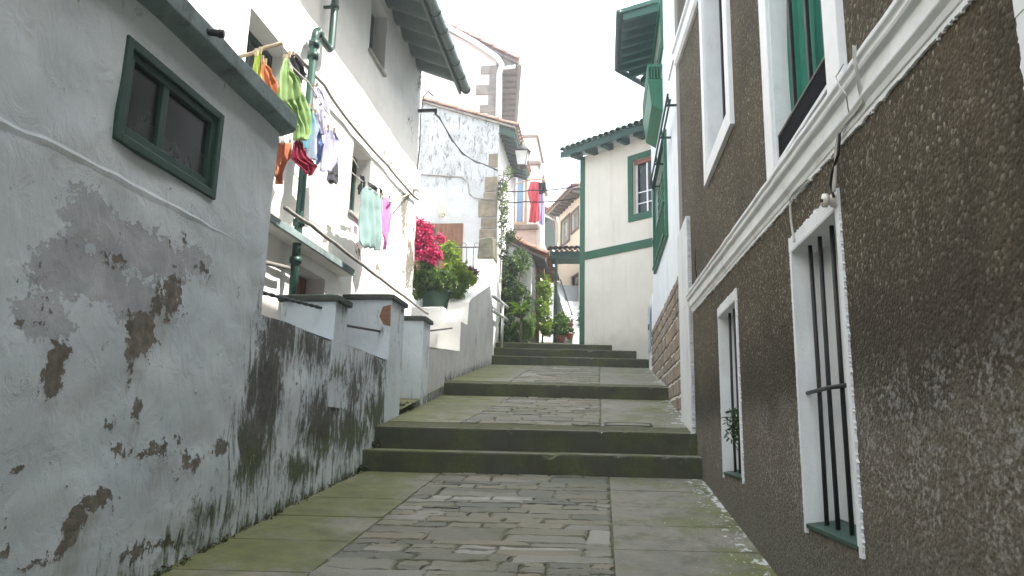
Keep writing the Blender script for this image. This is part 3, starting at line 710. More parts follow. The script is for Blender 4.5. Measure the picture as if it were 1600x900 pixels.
wn = window(LS, shed, sw[0]+.002, sw[1]-.002, sw[2]+.002, sw[3]-.002, .055, 'dgreen', 'glass_dirty', .06, mull=(3.36,))
mb = MB(); LS.ring(mb, sw[0]-.035, sw[1]+.035, sw[2]-.04, sw[3]+.03, .05, -.02, .016); mb.build('frame', 'dgreen', wn, bevel=.006)
mb = MB(); mb.box(-2.75, -2.42, sw[0]-.2, sw[1]+.2, sw[2]-.2, sw[3]+.2); 
mb = MB(); mb.tube([(-2.30, 3.47, 2.21), (-2.13, 3.50, 2.19)], .021, 12); mb.tube([(-2.15, 3.497, 2.192), (-2.125, 3.502, 2.19)], .025, 12)
mb.build('drain_spout', 'iron', shed)

# ------------------------------------------------------------------ boundary wall with pillars
bw = thing('garden_wall', 'grimy low white wall with two dark-capped pillars, joined to the shed on the left', 'wall', (-2.45, 6.5, -.5))
mb, A = LS.dense(4.66, 7.66, -.75, .79, .04, fields, lump=.014, top=lambda u: .768+.012*math.sin(u*4), seed=0.)
mb.build('wall', 'peel', bw, attrs=A, fixn=False)
mb = MB(); solid_box(mb, -2.62, -2.325, 4.66, 7.66, -.75, .772, 'x1 y0'); mb.build('wall_back', 'peel', bw)
def pillar(parent, y0, y1, x0, z0, zt, frac=None):
    mb = MB(); A = {k: [] for k in ('bare', 'blue', 'moss', 'green')}
    faces = [(FR((-2.306, 0, 0), (0, 1, 0), (1, 0, 0)), y0, y1), (FR((0, y0, 0), (1, 0, 0), (0, -1, 0)), x0, -2.306), (FR((0, y1, 0), (1, 0, 0), (0, 1, 0)), x0, -2.306), (FR((x0, 0, 0), (0, 1, 0), (-1, 0, 0)), y0, y1)]
    for fr, a, b in faces:
        def ms(u, v): return .36+.35*math.exp(-((v-z0)/.12)**2)+.2*math.exp(-((v-zt)/.08)**2) if fr is faces[0][0] else .24+.30*math.exp(-((v-z0)/.12)**2)
        m2, a2 = fr.dense(a, b, z0-.3, zt, .06, {'bare': lambda u, v: .06, 'blue': lambda u, v: 0., 'moss': ms, 'green': lambda u, v: .5 if v-z0 < .3 else .1}, lump=.0)
        off = len(mb.v); mb.v += m2.v; mb.f += [tuple(off+i for i in f_) for f_ in m2.f]; mb.sm += [False]*len(m2.f); mb.tint += m2.tint
        for k in A: A[k] += a2[k]
    p = mb.build('pillar', 'peel', parent, attrs=A)
    mb = MB(); e = .035
    mb.box(x0-e, -2.306+e, y0-e, y1+e, zt, zt+.055); mb.hexa([(x0-e+.02, y0-e+.02, zt+.055), (-2.306+e-.02, y0-e+.02, zt+.055), (-2.306+e-.02, y1+e-.02, zt+.055), (x0-e+.02, y1+e-.02, zt+.055), (x0+.05, y0+.05, zt+.075), (-2.36, y0+.05, zt+.075), (-2.36, y1-.05, zt+.075), (x0+.05, y1-.05, zt+.075)])
    mb.build('cap', 'capstone', p, bevel=.008)
    return p
p1 = pillar(bw, 6.0, 6.3, -2.80, .5, 1.11)
p2 = pillar(bw, 7.66, 8.2, -2.83, .0, 1.44)
mb = MB(); u0, v0 = -2.50, 1.27   # chipped corner showing brick
cv = [(-2.315+.004, 7.64, 1.38), (-2.40, 7.651, 1.36), (-2.435, 7.651, 1.25), (-2.38, 7.651, 1.16), (-2.305, 7.651, 1.14)]
mb.prism(cv, (0, .012, 0)); mb.build('chipped_brick', 'brick', p2)
def rod(parent, a, b, r=.014, tw=True):
    mb = MB(); c = curve_pts([a, b], 40 if tw else 4); mb.tube(c, [r*(1+.28*math.sin(i*1.9)) if tw else r for i in range(len(c))], 8)
    return mb.build('railing_rod', 'iron', parent)
rod(bw, (-2.50, 4.64, .965), (-2.44, 6.02, 1.055))
rod(bw, (-2.42, 6.28, .96), (-2.42, 7.67, 1.085), .013, False)

# second wall: pillar, low wall and stair parapet
sp = thing('stair_parapet', 'white stepped stair parapet rising up the alley beside the flower tub, mossy stone on top', 'wall', (-2.5, 12.5, .7))
pillar(sp, 9.14, 9.52, -2.64, .36, 1.44)
mossP = lambda u, v: max(.30, .75*math.exp(-((v-gz(-2.32, u))/.16)**2), .5*max(0, 1-math.hypot((u-13.3)/1.2, (v-1.7)/.7)))
mb, A = LS.dense(9.52, 11.7, .2, 1.26, .07, {'bare': lambda u, v: .05, 'blue': lambda u, v: 0, 'moss': mossP, 'green': lambda u, v: .35}, top=lambda u: 1.14+.09*(u-9.52))
mb.build('wall', 'grey_plaster', sp, attrs=A, fixn=False)
mb = MB(); solid_box(mb, -2.68, -2.33, 9.52, 11.7, .2, 1.14, 'x1 z1'); mb.face([(-2.68, 9.52, 1.14), (-2.315, 9.52, 1.14), (-2.315, 11.7, 1.335), (-2.68, 11.7, 1.335)]); mb.build('wall_back', 'peel_warm', sp)
prof = [(11.7, .4), (11.7, 1.83), (12.3, 1.86), (12.32, 2.0), (12.4, 2.28), (12.55, 2.37), (15.0, 3.16), (15.0, 3.72), (15.7, 3.74), (15.7, .9)]
# alley face as a dense grid under the stepped profile
def ptop(u):
    for (a, za), (b, zb) in zip(prof[1:], prof[2:-1]):
        if a <= u <= b: return za+(zb-za)*(u-a)/max(b-a, 1e-6)
    return 3.74
usx = [11.7, 11.9, 12.1, 12.3, 12.32, 12.36, 12.4, 12.47, 12.55]+list(np.arange(12.7, 15., .15))+[15.0, 15.003, 15.2, 15.4, 15.7]
mb = MB(); A = {k: [] for k in ('bare', 'blue', 'moss', 'green')}; nv = 24
for u in usx:
    t_ = ptop(u)
    for j in range(nv+1):
        v = .5+(t_-.5)*j/nv; p = LS.p(u, v); mb.v.append(tuple(p+LS.n*.01*mnoise.noise(p*2.5))); A['bare'].append(.06); A['blue'].append(0.); A['moss'].append(float(mossP(u, v))); A['green'].append(.55)
for i in range(len(usx)-1):
    for j in range(nv): mb.f.append((i*(nv+1)+j, (i+1)*(nv+1)+j, (i+1)*(nv+1)+j+1, i*(nv+1)+j+1)); mb.sm.append(True); mb.tint.append(0.)
mb.build('parapet_face', 'grey_plaster', sp, attrs=A, fixn=False)
mb = MB(); top_u = usx
for a, b in zip(top_u, top_u[1:]):
    mb.face([(-2.32, a, ptop(a)), (-2.32, b, ptop(b)), (-2.70, b, ptop(b)), (-2.70, a, ptop(a))])
    mb.face([(-2.70, a, .5), (-2.70, b, .5), (-2.70, b, ptop(b)), (-2.70, a, ptop(a))])
mb.face([(-2.70, 11.7, .5), (-2.32, 11.7, .5), (-2.32, 11.7, 1.83), (-2.70, 11.7, 1.83)]); mb.face([(-2.70, 15.7, .9), (-2.32, 15.7, .9), (-2.32, 15.7, 3.74), (-2.70, 15.7, 3.74)])
mb.build('parapet_top', 'peel_warm', sp)
mb = MB(); mb.hexa([(-2.68, 15.02, 3.745), (-2.31, 15.02, 3.745), (-2.31, 15.6, 3.745), (-2.68, 15.6, 3.745), (-2.65, 15.05, 4.2), (-2.34, 15.05, 4.24), (-2.34, 15.55, 4.25), (-2.65, 15.55, 4.2)]); mb.build('capstone', 'mossstone', sp, bevel=.03)
rod(sp, (-2.47, 9.5, 1.335), (-2.47, 11.72, 1.72), .013, False)

# ================================================================== LEFT: SUNLIT WHITE HOUSE
hs = thing('white_house', 'sunlit white house with dark green eaves, washing lines and a green drainpipe on the left', 'building', (-5, 5, -1))
wA = (5.45, 6.3, 2.72, 3.66); wB = (8.2, 8.9, 2.67, 3.59); wC = (8.52, 9.2, 5.02, 5.9); dr = (6.75, 7.62, -.3, 1.66)
bareH = [pxell(LH, *q) for q in [(632, 330, 14, 90, .8), (640, 410, 16, 90, .9), (600, 240, 16, 30, .6), (615, 255, 12, 40, .6), (560, 390, 10, 30, .55), (585, 420, 20, 40, .55), (640, 200, 10, 40, .6), (655, 120, 10, 60, .6)]]
bH = blobs(bareH)
mb, A = LH.dense(-7, 11.35, -.6, 6.25, .09, {'bare': lambda u, v: .03+bH(u, v) if u > 4 else 0., 'blue': lambda u, v: 0., 'moss': lambda u, v: .10+.25*bH(u, v)+(.35*max(0, 1-(11.35-u)/.5) if v > 2 else 0), 'green': lambda u, v: .05}, holes=[wA, wB, wC, dr], lump=.01, reveal=.28)
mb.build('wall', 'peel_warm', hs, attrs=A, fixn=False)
mb = MB(); solid_box(mb, -9, -3.09, -7, 11.35, -1, 6.25, 'x1'); mb.build('side_wall', 'peel_warm', hs)
window(LH, hs, *wA, .24, 'dgreen', 'glass', .05, mull=(5.85,)); window(LH, hs, *wB, .24, 'dgreen', 'glass', .05, mull=(8.55,)); window(LH, hs, *wC, .24, 'dgreen', 'glass', .05)
for w_ in (wA, wB, wC): mb = MB(); LH.box(mb, w_[0]-.03, w_[1]+.03, w_[2]-.05, w_[2]-.012, -.2, .04); mb.build('window_sill', 'soffit_grey', hs, bevel=.004)
mb = MB(); LH.box(mb, dr[0], dr[1], dr[2], dr[3], -.27, -.22)
for k in range(6): LH.box(mb, dr[0]+.02+k*.14, dr[0]+.145+k*.14, dr[2], dr[3]-.02, -.22, -.205)
d_ = mb.build('door', 'wood', hs, bevel=.004)
mb = MB(); LH.box(mb, 5.4, 8.05, 1.79, 1.855, .001, .16); cny = mb.build('door_canopy', 'warmwhite', hs, bevel=.008)
mb = MB(); LH.box(mb, 5.4, 8.06, 1.80, 1.875, .161, .185); mb.build('canopy_edge', 'mint', cny, bevel=.006)
# eave
mb = MB(); y0e, y1e = -7., 11.2
nY = 160; vs_ = []; 
for i in range(nY+1):
    y = 4.0+(y1e-4.0)*i/nY; wv = -.11*abs(math.sin((y-y1e)*math.pi/.46))
    for x, z in ((-2.34, 5.86), (-2.75, 6.02), (-3.2, 6.2), (-5.6, 7.15)): vs_.append((x, y, z+wv))
for i in range(nY+1):
    y = 4.0+(y1e-4.0)*i/nY; wv = -.11*abs(math.sin((y-y1e)*math.pi/.46))
    for x, z in ((-2.34, 5.90), (-2.75, 6.06), (-3.2, 6.24), (-5.6, 7.19)): vs_.append((x, y, z+wv))
o_ = (nY+1)*4; fs = []
for i in range(nY):
    for j in range(3): fs += [(i*4+j, (i+1)*4+j, (i+1)*4+j+1, i*4+j+1), (o_+i*4+j, o_+(i+1)*4+j, o_+(i+1)*4+j+1, o_+i*4+j+1)]
    fs += [(i*4, (i+1)*4, o_+(i+1)*4, o_+i*4)]
for i in (0, nY): fs += [(i*4+j, i*4+j+1, o_+i*4+j+1, o_+i*4+j) for j in range(3)]
mb.add(vs_, fs, True)
roofH = mb.build('roof', 'dgreen', hs)
mb = MB(); mb.tube([(-2.29, 4, 5.74), (-2.29, 11.25, 5.76)], .075, 14)
for y in np.arange(11.2, 4, -.46): mb.tube([(-2.29, y-.02, 5.76), (-2.29, y+.02, 5.76)], .083, 14)
mb.build('gutter', 'gutter', hs)
mb = MB(); mb.box(-2.40, -2.365, 4, 11.2, 5.66, 5.88); mb.build('sun_gap_board', 'dgreen', roofH)  # added board, stops sun passing between roof sheet and gutter
# drainpipe
dp = MB(); X = -2.96
dp.tube([(X, 6.55, -.3), (X, 6.55, 3.98)], .041, 12); 
dp.tube(curve_pts([(X, 6.55, 3.94), (X, 6.56, 4.05), (X, 6.62, 4.10), (X, 6.95, 4.10), (X, 7.0, 4.16), (X, 7.0, 6.0)], 3), .040, 12)
for z in (.9, 1.62, 2.0, 3.80, 3.93): dp.tube([(X, 6.55, z-.03), (X, 6.55, z+.03)], .058, 12)
for z in (4.65, 5.3): dp.box(X-.13, X, 6.985, 7.015, z-.012, z+.012); dp.tube([(X, 7.0, z-.015), (X, 7.0, z+.015)], .05, 12)
dp.tube([(X, 6.60, 4.10), (X, 6.66, 4.10)], .057, 12)
dp.build('drainpipe', 'gutter', hs)
# old pipework and conduit on the low wall
mb = MB(); mb.tube(curve_pts([(-3.0, 5.6, 1.15), (-2.98, 5.9, 1.45), (-2.98, 6.45, 1.52)], 4), .022, 8); mb.tube([(-3.05, 5.85, .9), (-2.95, 6.1, .92)], .02, 8); mb.build('conduit', 'cable_g', hs)
mb = MB(); ub, vb = LH.px(652, 285); LH.box(mb, 11.02, 11.16, vb-.22, vb+.12, .0, .09); mb.build('junction_box', 'whitepvc', hs, bevel=.01)
mb = MB(); LH.box(mb, 11.1, 11.14, 5.32, 5.37, 0, .33); LH.box(mb, 11.1, 11.14, 5.26, 5.32, .29, .33); mb.build('cable_bracket', 'iron', hs)

cable('wall_cable', 'grey bundled cable clipped slanting across the sunlit white wall above the towel line', [LH.p(*LH.px(x, y), .05) for x, y in [(455, 85), (500, 133), (520, 165), (560, 215), (600, 258), (625, 288), (648, 312)]], .018, 'cable_g', .01, cat='cable')
cable('wall_cable', 'dark cable bundle running level along the green door canopy of the white house', [LH.p(*LH.px(x, y), .30) for x, y in [(395, 325), (440, 352), (480, 380), (530, 415), (560, 436), (600, 463), (640, 490)]], .02, 'cable_g', .008, cat='cable')
cable('wall_cable', 'black cable looping down the outer corner of the sunlit white house', [LH.p(*LH.px(x, y), .06) for x, y in [(672, 150), (664, 143), (656, 152), (652, 180), (650, 230), (646, 275)]], .010, 'cable', 0, cat='cable')
cable('overhead_cable', 'black twisted cable sagging from the white house corner to the grey gable', [(-2.78, 11.12, 5.3), oY(686, 182, 12.2), oY(700, 207, 13), oY(712, 226, 13.7), oY(724, 240, 14.4), oY(737, 249, 15.0), oY(752, 255, 15.7), oY(779, 266, 16.95)], .013, 'cable', .006, 8, tw=1)

# washing on the lines
FAB = {}
def fab(col):
    k = tuple(col)
    if k not in FAB: FAB[k] = fabric('cloth_%d' % len(FAB), col)
    return FAB[k]
def cloth(name, label, cat, X, left, right, col, folds=3., amp=.03, dv=None, pegs=True, group='washing on the lines', plane='X', trans=.3, nv=34):
    hit = (lambda x, y: Vector(oX(x, y, X))) if plane == 'X' else (lambda x, y: Vector(oY(x, y, X)))
    nrm = Vector((1, 0, 0)) if plane == 'X' else Vector((0, -1, 0))
    def res(pl, n):
        P = [Vector((a, b)) for a, b in pl]; L = [0]
        for a, b in zip(P, P[1:]): L.append(L[-1]+(b-a).length)
        out = []
        for i in range(n+1):
            t = L[-1]*i/n
            for j in range(len(P)-1):
                if t <= L[j+1]+1e-6: q = (t-L[j])/max(1e-6, L[j+1]-L[j]); out.append(P[j].lerp(P[j+1], q)); break
        return out
    nu = 26; l = res(left, nv); r = res(right, nv); mb = MB(); ph = random.uniform(0, 6); fs = []
    for j in range(nv+1):
        a = hit(*l[j]); b = hit(*r[j]); q = j/nv
        for i in range(nu+1):
            t = i/nu; p = a.lerp(b, t); sd_ = Vector((p.x*3, p.y*3.4, p.z*.9+ph))
            g = .35+.65*q
            d = .62*amp*g*(math.sin(t*folds*2*math.pi+ph+1.3*math.sin(q*2.5+ph))+.6*mnoise.noise(sd_*1.8))+amp*.5*math.sin(q*5+ph+t*3)*q
            d += amp*.6*mnoise.noise(sd_*3.3)+amp*.4*mnoise.noise(sd_*8)
            ed_ = (abs(t-.5)*2)**4
            p = p + nrm*d + Vector((0, .03*ed_*mnoise.noise(sd_*2.6)*q, (.012+.03*q**6)*mnoise.noise(sd_*3.1)))
            mb.v.append(tuple(p))
    for j in range(nv):
        for i in range(nu): k = j*(nu+1)+i; mb.f.append((k, k+1, k+nu+2, k+nu+1)); mb.sm.append(True); mb.tint.append(0.)
    top = [Vector(mb.v[0]), Vector(mb.v[nu])]
    if pegs:
        t_ = thing(name, label, cat, tuple(top[0].lerp(top[1], .5)), group)
        mb.build('fabric', fab(col), t_, solid=.005, fixn=False)
        for tp in (0.1, .9):
            p = top[0].lerp(top[1], tp); pm = MB(); pm.box(p.x-.012, p.x+.012, p.y-.006, p.y+.006, p.z-.03, p.z+.035); pm.build('clothes_peg', 'rawwood', t_)
    else:
        o = mb.build(name, fab(col), solid=.005, fixn=False); tag(o, label, cat, group)
Z6 = lambda L: [(410+a/3.747, 60+b/3.747) for a, b in L]
Z3 = lambda L: [(360+a/2.813, 200+b/2.813) for a, b in L]
cloth('shirt', 'lime green top, first item on the washing line by the near window', 'clothing', -2.72, [(398, 82), (397, 110), (394, 145)], [(406, 80), (408, 105), (409, 150)], (.42, .55, .05))
cloth('shirt', 'orange top hanging between the lime and the green washing', 'clothing', -2.70, [(409, 92), (404, 125), (402, 165)], [(417, 98), (429, 130), (434, 175)], (.62, .20, .06))
cloth('shirt', 'large green crumpled sheet-like garment over the mint roof edge', 'clothing', -2.55, Z6([(128, 118), (100, 200), (76, 330), (74, 375), (130, 415), (165, 460), (200, 500), (208, 585)]), Z6([(148, 118), (170, 190), (215, 250), (256, 360), (268, 420), (270, 500), (266, 560), (245, 592)]), (.30, .48, .16), 4, .04, nv=40)
cloth('trousers', 'black garment bunched along the washing line behind the green cloth', 'clothing', -2.80, Z6([(160, 95), (168, 140), (195, 215), (205, 265)]), Z6([(190, 98), (235, 150), (272, 215), (232, 250)]), (.03, .03, .035), 2, .03)
cloth('towel', 'teal cloth strip hanging low beside the big green garment', 'clothing', -2.62, Z6([(262, 400), (256, 480), (226, 570), (218, 650)]), Z6([(288, 405), (300, 490), (278, 580), (262, 655)]), (.10, .32, .42), 2, .02)
cloth('shirt', 'pale lavender shirt hung highest beside the drainpipe', 'clothing', -2.74, Z6([(300, 285), (304, 360), (296, 420), (330, 500), (350, 570)]), Z6([(330, 285), (382, 355), (408, 420), (386, 490), (376, 565)]), (.56, .54, .68), 3, .03)
cloth('trousers', 'faded grey blue jeans hanging between teal and lavender washing', 'clothing', -2.66, Z6([(290, 430), (280, 510), (272, 610), (260, 705)]), Z6([(312, 440), (346, 515), (318, 610), (318, 718)]), (.30, .38, .50), 2, .03)
cloth('shirt', 'mid blue shirt hanging behind the grey blue jeans', 'clothing', -2.78, Z6([(314, 540), (314, 640), (316, 735)]), Z6([(340, 545), (358, 640), (350, 745)]), (.20, .32, .60), 2, .02)
cloth('shirt', 'lavender grey tee hanging lowest right on the first line', 'clothing', -2.68, Z6([(382, 525), (364, 575), (354, 650), (330, 770)]), Z6([(420, 545), (450, 595), (436, 660), (392, 785)]), (.42, .42, .60), 3, .03)
cloth('shirt', 'dark grey top hanging behind the lavender grey tee', 'clothing', -2.80, Z6([(400, 630), (395, 740), (372, 825), (408, 858)]), Z6([(438, 635), (440, 740), (436, 830), (424, 862)]), (.09, .09, .11), 2, .02)
cloth('shirt', 'crimson top hanging lowest below the mint roof corner', 'clothing', -2.60, Z6([(204, 595), (178, 640), (172, 705), (205, 745), (240, 795)]), Z6([(222, 598), (245, 660), (262, 705), (312, 740), (298, 795)]), (.40, .02, .07), 3, .035)
cloth('towel', 'burnt orange towel hanging just past the shed corner', 'clothing', -2.74, Z6([(86, 612), (80, 700), (64, 790), (98, 850)]), Z6([(168, 615), (160, 700), (130, 790), (124, 850)]), (.62, .20, .08), 2, .03)
cloth('towel', 'long teal grey towel on the second line by the far window', 'clothing', -2.72, Z3([(578, 240), (574, 330), (564, 420), (562, 500), (570, 520)]), Z3([(668, 302), (668, 380), (666, 460), (664, 535), (662, 540)]), (.30, .46, .45), 3.5, .04)
cloth('shirt', 'bright pink top pegged next to the teal grey towel', 'clothing', -2.72, Z3([(666, 303), (664, 400), (670, 470), (682, 530)]), Z3([(702, 308), (705, 380), (708, 450), (688, 532)]), (.80, .22, .58), 2, .03)
cloth('sock', 'black sock pegged at the upper end of the second line', 'clothing', -2.72, Z3([(570, 205), (574, 240), (550, 262), (560, 282)]), Z3([(590, 218), (588, 245), (584, 262), (572, 284)]), (.02, .02, .022), 1, .015, pegs=False)
cloth('sock', 'dark grey sock lying over the second line beside the teal grey towel', 'clothing', -2.76, Z3([(606, 236), (610, 262)]), Z3([(650, 262), (646, 285)]), (.05, .05, .06), 1, .02, pegs=False)
cloth('sock', 'small black sock beside the bright pink top on the second line', 'clothing', -2.77, Z3([(652, 262), (656, 300)]), Z3([(668, 272), (668, 304)]), (.02, .02, .022), 1, .015, pegs=False)
def pole(label, a, b, r, mat='rawwood', name='clothes_pole', group=None):
    mb = MB(); c = curve_pts([a, b], 6); mb.tube([p+Vector((0, 0, .006*math.sin(i*2))) for i, p in enumerate(c)], r, 8); o = mb.build(name, mat); tag(o, label, 'pole', group)
pole('wooden washing pole poking out beside the near upper window of the white house', LH.p(*LH.px(366, 92), .01), oX(441, 66, -2.66), .016)
pole('short wooden washing pole sticking out near the far corner of the white house', LH.p(*LH.px(642, 302), .0), oX(609, 316, -2.66), .014)
cable('clothesline', 'thin washing line strung from the near pole along the drainpipe', [oX(441, 67, -2.66), oX(446, 92, -2.7), oX(482, 128, -2.72), oX(525, 195, -2.72), oX(560, 262, -2.72)], .005, 'cable_w', .01, cat='clothesline')
cable('clothesline', 'thin washing line carrying the teal grey towel and pink top', [oX(528, 248, -2.72), oX(566, 283, -2.72), oX(598, 307, -2.72), oX(611, 315, -2.68)], .005, 'cable_w', .01, cat='clothesline')

# ================================================================== TERRACE, FLOWERS
tr = MB()
tr.box(-6, -2.71, 12.1, 13.6, -.5, 2.15)
for k in range(5): tr.box(-6, -2.71, 13.6+k*.28, 13.6+(k+1)*.28, -.5, 2.15+(k+1)*.19)
tr.box(-6, -2.71, 15.0, 17.0, -.5, 3.28)
tag(tr.build('terrace', 'peel_warm', bevel=.02), 'cream rendered terrace with steps below the brown shutters, carrying the flower tub', 'terrace')
mb = MB(); mb.face([(-3.1, 8.2, gz(-3, 8.6)), (-2.3, 8.2, gz(-2.3, 8.6)), (-2.3, 12.2, 1.0), (-3.1, 12.2, 1.0)]); mb.build('path', 'slab', kind='structure')
tb = MB(); c0 = (-2.98, 12.48, 2.15)
tb.lathe([(0, 0), (.20, 0), (.24, .02), (.285, .28), (.30, .30), (.30, .33), (.275, .33), (.26, .27), (0, .26)], c0, 24)
tt = thing('plant_pot', 'round dark green tub on the cream terrace wall', 'plant pot', c0); tb.build('tub', 'tub', tt)
tb = MB(); tb.lathe([(0, 0), (.065, 0), (.085, .16), (.09, .17), (.08, .17), (0, .15)], (-3.20, 12.3, 2.15), 16); tag(tb.build('plant_pot', 'white'), 'small whitewashed pot between the house corner and the green tub', 'plant pot')
def at(x, y, Y): return tuple(float(q) for q in oY(x, y, Y))
plant('bougainvillea', 'crimson flowering bougainvillea climbing the corner of the sunlit white house', 'plant', (-3.0, 12.35, 2.45),
      [('flowers', 'bract', [((*at(661, 372, 11.75), .20, .2, .20), 1500, .042, dict(shell=.1, asp=.8, gap=.02)), ((*at(676, 398, 11.75), .17, .2, .20), 1200, .042, dict(shell=.1, asp=.8, gap=.02)), ((*at(654, 347, 11.75), .09, .12, .09), 260, .04, dict(shell=.1, asp=.8)), ((*at(650, 392, 11.6), .12, .14, .2), 500, .042, dict(shell=.1, asp=.8, gap=.02)), ((*at(688, 372, 11.8), .07, .1, .1), 160, .04, dict(shell=.1, asp=.8)), ((*at(668, 355, 11.75), .10, .12, .08), 220, .04, dict(shell=.1, asp=.8))]),
       ('foliage', 'leaf', [((*at(662, 425, 12.0), .26, .25, .26), 700, .075), ((*at(664, 385, 11.95), .22, .2, .3), 260, .06)])],
      [(curve_pts([(-3.0, 12.45, 2.4), at(664, 430, 12.1), at(664, 395, 11.8), at(654, 345, 11.75)], 4), .013), (curve_pts([(-2.98, 12.45, 2.4), at(676, 425, 12.1), at(676, 395, 11.8)], 4), .011)])
plant('shrub', 'dense mid green shrub spilling over the dark green tub', 'plant', (-2.95, 12.48, 2.42),
      [('foliage', 'leaf', [((*at(664, 438, 12.2), .24, .24, .20), 800, .08, dict(tint=(0, .8))), ((*at(690, 440, 12.3), .26, .25, .20), 800, .08), ((*at(652, 452, 12.1), .10, .16, .16), 260, .07, dict(droop=.5)), ((*at(716, 455, 12.5), .14, .15, .12), 300, .07, dict(tint=(.2, 1)))])],
      [(curve_pts([(-2.98, 12.48, 2.4), (-3.0, 12.4, 2.8)], 3), .015)])
plant('shrub', 'bright lime leaved shrub right of the crimson flowers, before the iron railing', 'plant', (-2.75, 12.9, 2.2),
      [('foliage', 'leaf_lime', [((*at(704, 396, 12.8), .17, .2, .22), 420, .09), ((*at(712, 425, 12.7), .24, .22, .22), 600, .09, dict(tint=(.1, 1))), ((*at(728, 436, 12.8), .16, .2, .16), 300, .085)])],
      [(curve_pts([(-2.75, 12.85, 2.16), (-2.74, 12.8, 2.8), at(704, 396, 12.8)], 4), .014)])
plant('shrub', 'small purple leaved shrub tucked against the white stair parapet', 'plant', (-2.78, 13.3, 2.2),
      [('foliage', 'purple', [((*at(735, 430, 13.3), .13, .2, .16), 420, .07)]), ('leaves', 'leaf_dark', [((-2.78, 13.3, 2.72, .2, .2, .25), 350, .07)])],
      [(curve_pts([(-2.78, 13.3, 2.16), (-2.7, 13.3, 2.9)], 3), .012)])
# iron railing on the terrace
rl = thing('iron_railing', 'black wrought iron railing in front of the brown wooden shutters', 'railing', (-3.2, 15.9, 3.28))
mb = MB(); zt_ = 4.22; mb.tube([(-4.3, 15.9, zt_), (-2.74, 15.9, zt_)], .016, 8); mb.tube([(-4.3, 15.9, 3.45), (-2.74, 15.9, 3.45)], .014, 8); mb.build('rails', 'iron', rl)
for k in range(10):
    x = -4.2+k*.16; mb = MB(); mb.tube([(x, 15.9, 3.3), (x, 15.9, zt_)], .009, 6); mb.build('baluster', 'iron', rl)
mb = MB()
for k in range(5):
    x = -4.12+k*.32; mb.tube([(x+.07*math.cos(a)*1., 15.9, zt_+.055+.05*math.sin(a)) for a in np.linspace(0, 6.28, 12)], .007, 6)
mb.build('scrolls', 'iron', rl)

# ================================================================== GREY GABLE HOUSE
gh = thing('grey_house', 'weathered grey white gable house with sandstone corner and brown shutters', 'building', (-4.5, 18, 2))
xr = -2.57; zr, zl = 7.72, 9.4
gf_top = lambda x: zr + (xr-x)*.325
fx = {'bare': lambda u, v: .02, 'blue': lambda u, v: 0., 'moss': lambda u, v: .12+.34*min(1, max(0, (v-5.7)/.5)), 'green': lambda u, v: 0.}
dG = (-4.55, -3.42, 3.28, 5.08)
mb, A = GF.dense(-7, xr, 1.5, zr, .11, fx, lump=.012, top=gf_top, seed=4.)
mb.build('wall', 'grey_plaster', gh, attrs=A, fixn=False)
mb = MB(); mb.face([(xr, 17, 1), (xr, 20.4, 1), (xr, 20.4, 7.7), (xr, 17, 7.7)]); mb.face([(-7, 20.4, 1), (xr, 20.4, 1), (xr, 20.4, 7.7), (-7, 20.4, 9)]); mb.face([(-7, 17, 1), (-7, 20.4, 1), (-7, 20.4, 9), (-7, 17, 9)])
mb.build('side_wall', 'grey_plaster', gh)
mb = MB()
mb.hexa([(-7, 16.93, gf_top(-7)), (xr+.42, 16.93, gf_top(xr+.42)), (xr+.42, 20.4, gf_top(xr+.42)), (-7, 20.4, gf_top(-7)), (-7, 16.93, gf_top(-7)+.05), (xr+.42, 16.93, gf_top(xr+.42)+.05), (xr+.42, 20.4, gf_top(xr+.42)+.05), (-7, 20.4, gf_top(-7)+.05)])
rf = mb.build('roof', 'greystone', gh)
mb = MB(); tiles(mb, (xr+.46, 16.95, gf_top(xr+.46)+.05), (0, 3.4, 0), (-3.2, 0, 1.04), 16, .16, 6); mb.build('roof_tiles', 'tile', rf)
mb = MB()
for k in range(12):
    y = 17.0+k*.28; mb.hexa([(xr, y, 7.5), (xr+.40, y, 7.36), (xr+.40, y+.09, 7.36), (xr, y+.09, 7.5), (xr, y, 7.66), (xr+.40, y, 7.54), (xr+.40, y+.09, 7.54), (xr, y+.09, 7.66)])
mb.hexa([(xr, 16.98, 7.66), (xr+.42, 16.98, 7.52), (xr+.42, 20.4, 7.52), (xr, 20.4, 7.66), (xr, 16.98, 7.70), (xr+.42, 16.98, 7.56), (xr+.42, 20.4, 7.56), (xr, 20.4, 7.70)])
mb.build('eave_boards', 'dgreen', rf)
mb = MB(); GF.box(mb, -4.62, -3.40, 3.28, 5.12, 0, .035)
shf = mb.build('shutter_frame', 'wood', gh, bevel=.006)
mb = MB(); GF.box(mb, -4.5, -3.98, 3.28, 5.04, .034, .05)
for k in range(5): GF.box(mb, -3.93+k*.096, -3.93+k*.096+.09, 3.28, 5.04, .035, .065)
mb.build('shutter', 'wood', gh, bevel=.004)
mb = MB(); GF.box(mb, -4.45, -4.08, 3.4, 4.98, .05, .058); mb.build('pane', 'glass', gh)
mb = MB(); GF.box(mb, -4.03, -3.86, 5.36, 5.60, .0, .10); GF.box(mb, -4.0, -3.89, 5.30, 5.36, .0, .08); mb.build('meter_box', 'meter', gh, bevel=.01)
mb = MB()   # sandstone quoins
for (x0, y0, x1, y1) in [(748, 313, 775, 340), (752, 340, 775, 358), (749, 358, 775, 374), (758, 276, 775, 300), (756, 300, 775, 313), (764, 240, 776, 262)]:
    a = GF.px(x0, y0); b = GF.px(x1, y1); mb = MB(); GF.box(mb, a[0], xr-.005, b[1]+.012, a[1]-.012, 0, .022+random.uniform(0, .01)); mb.build('quoin_stone', 'ashlar', gh, bevel=.02)
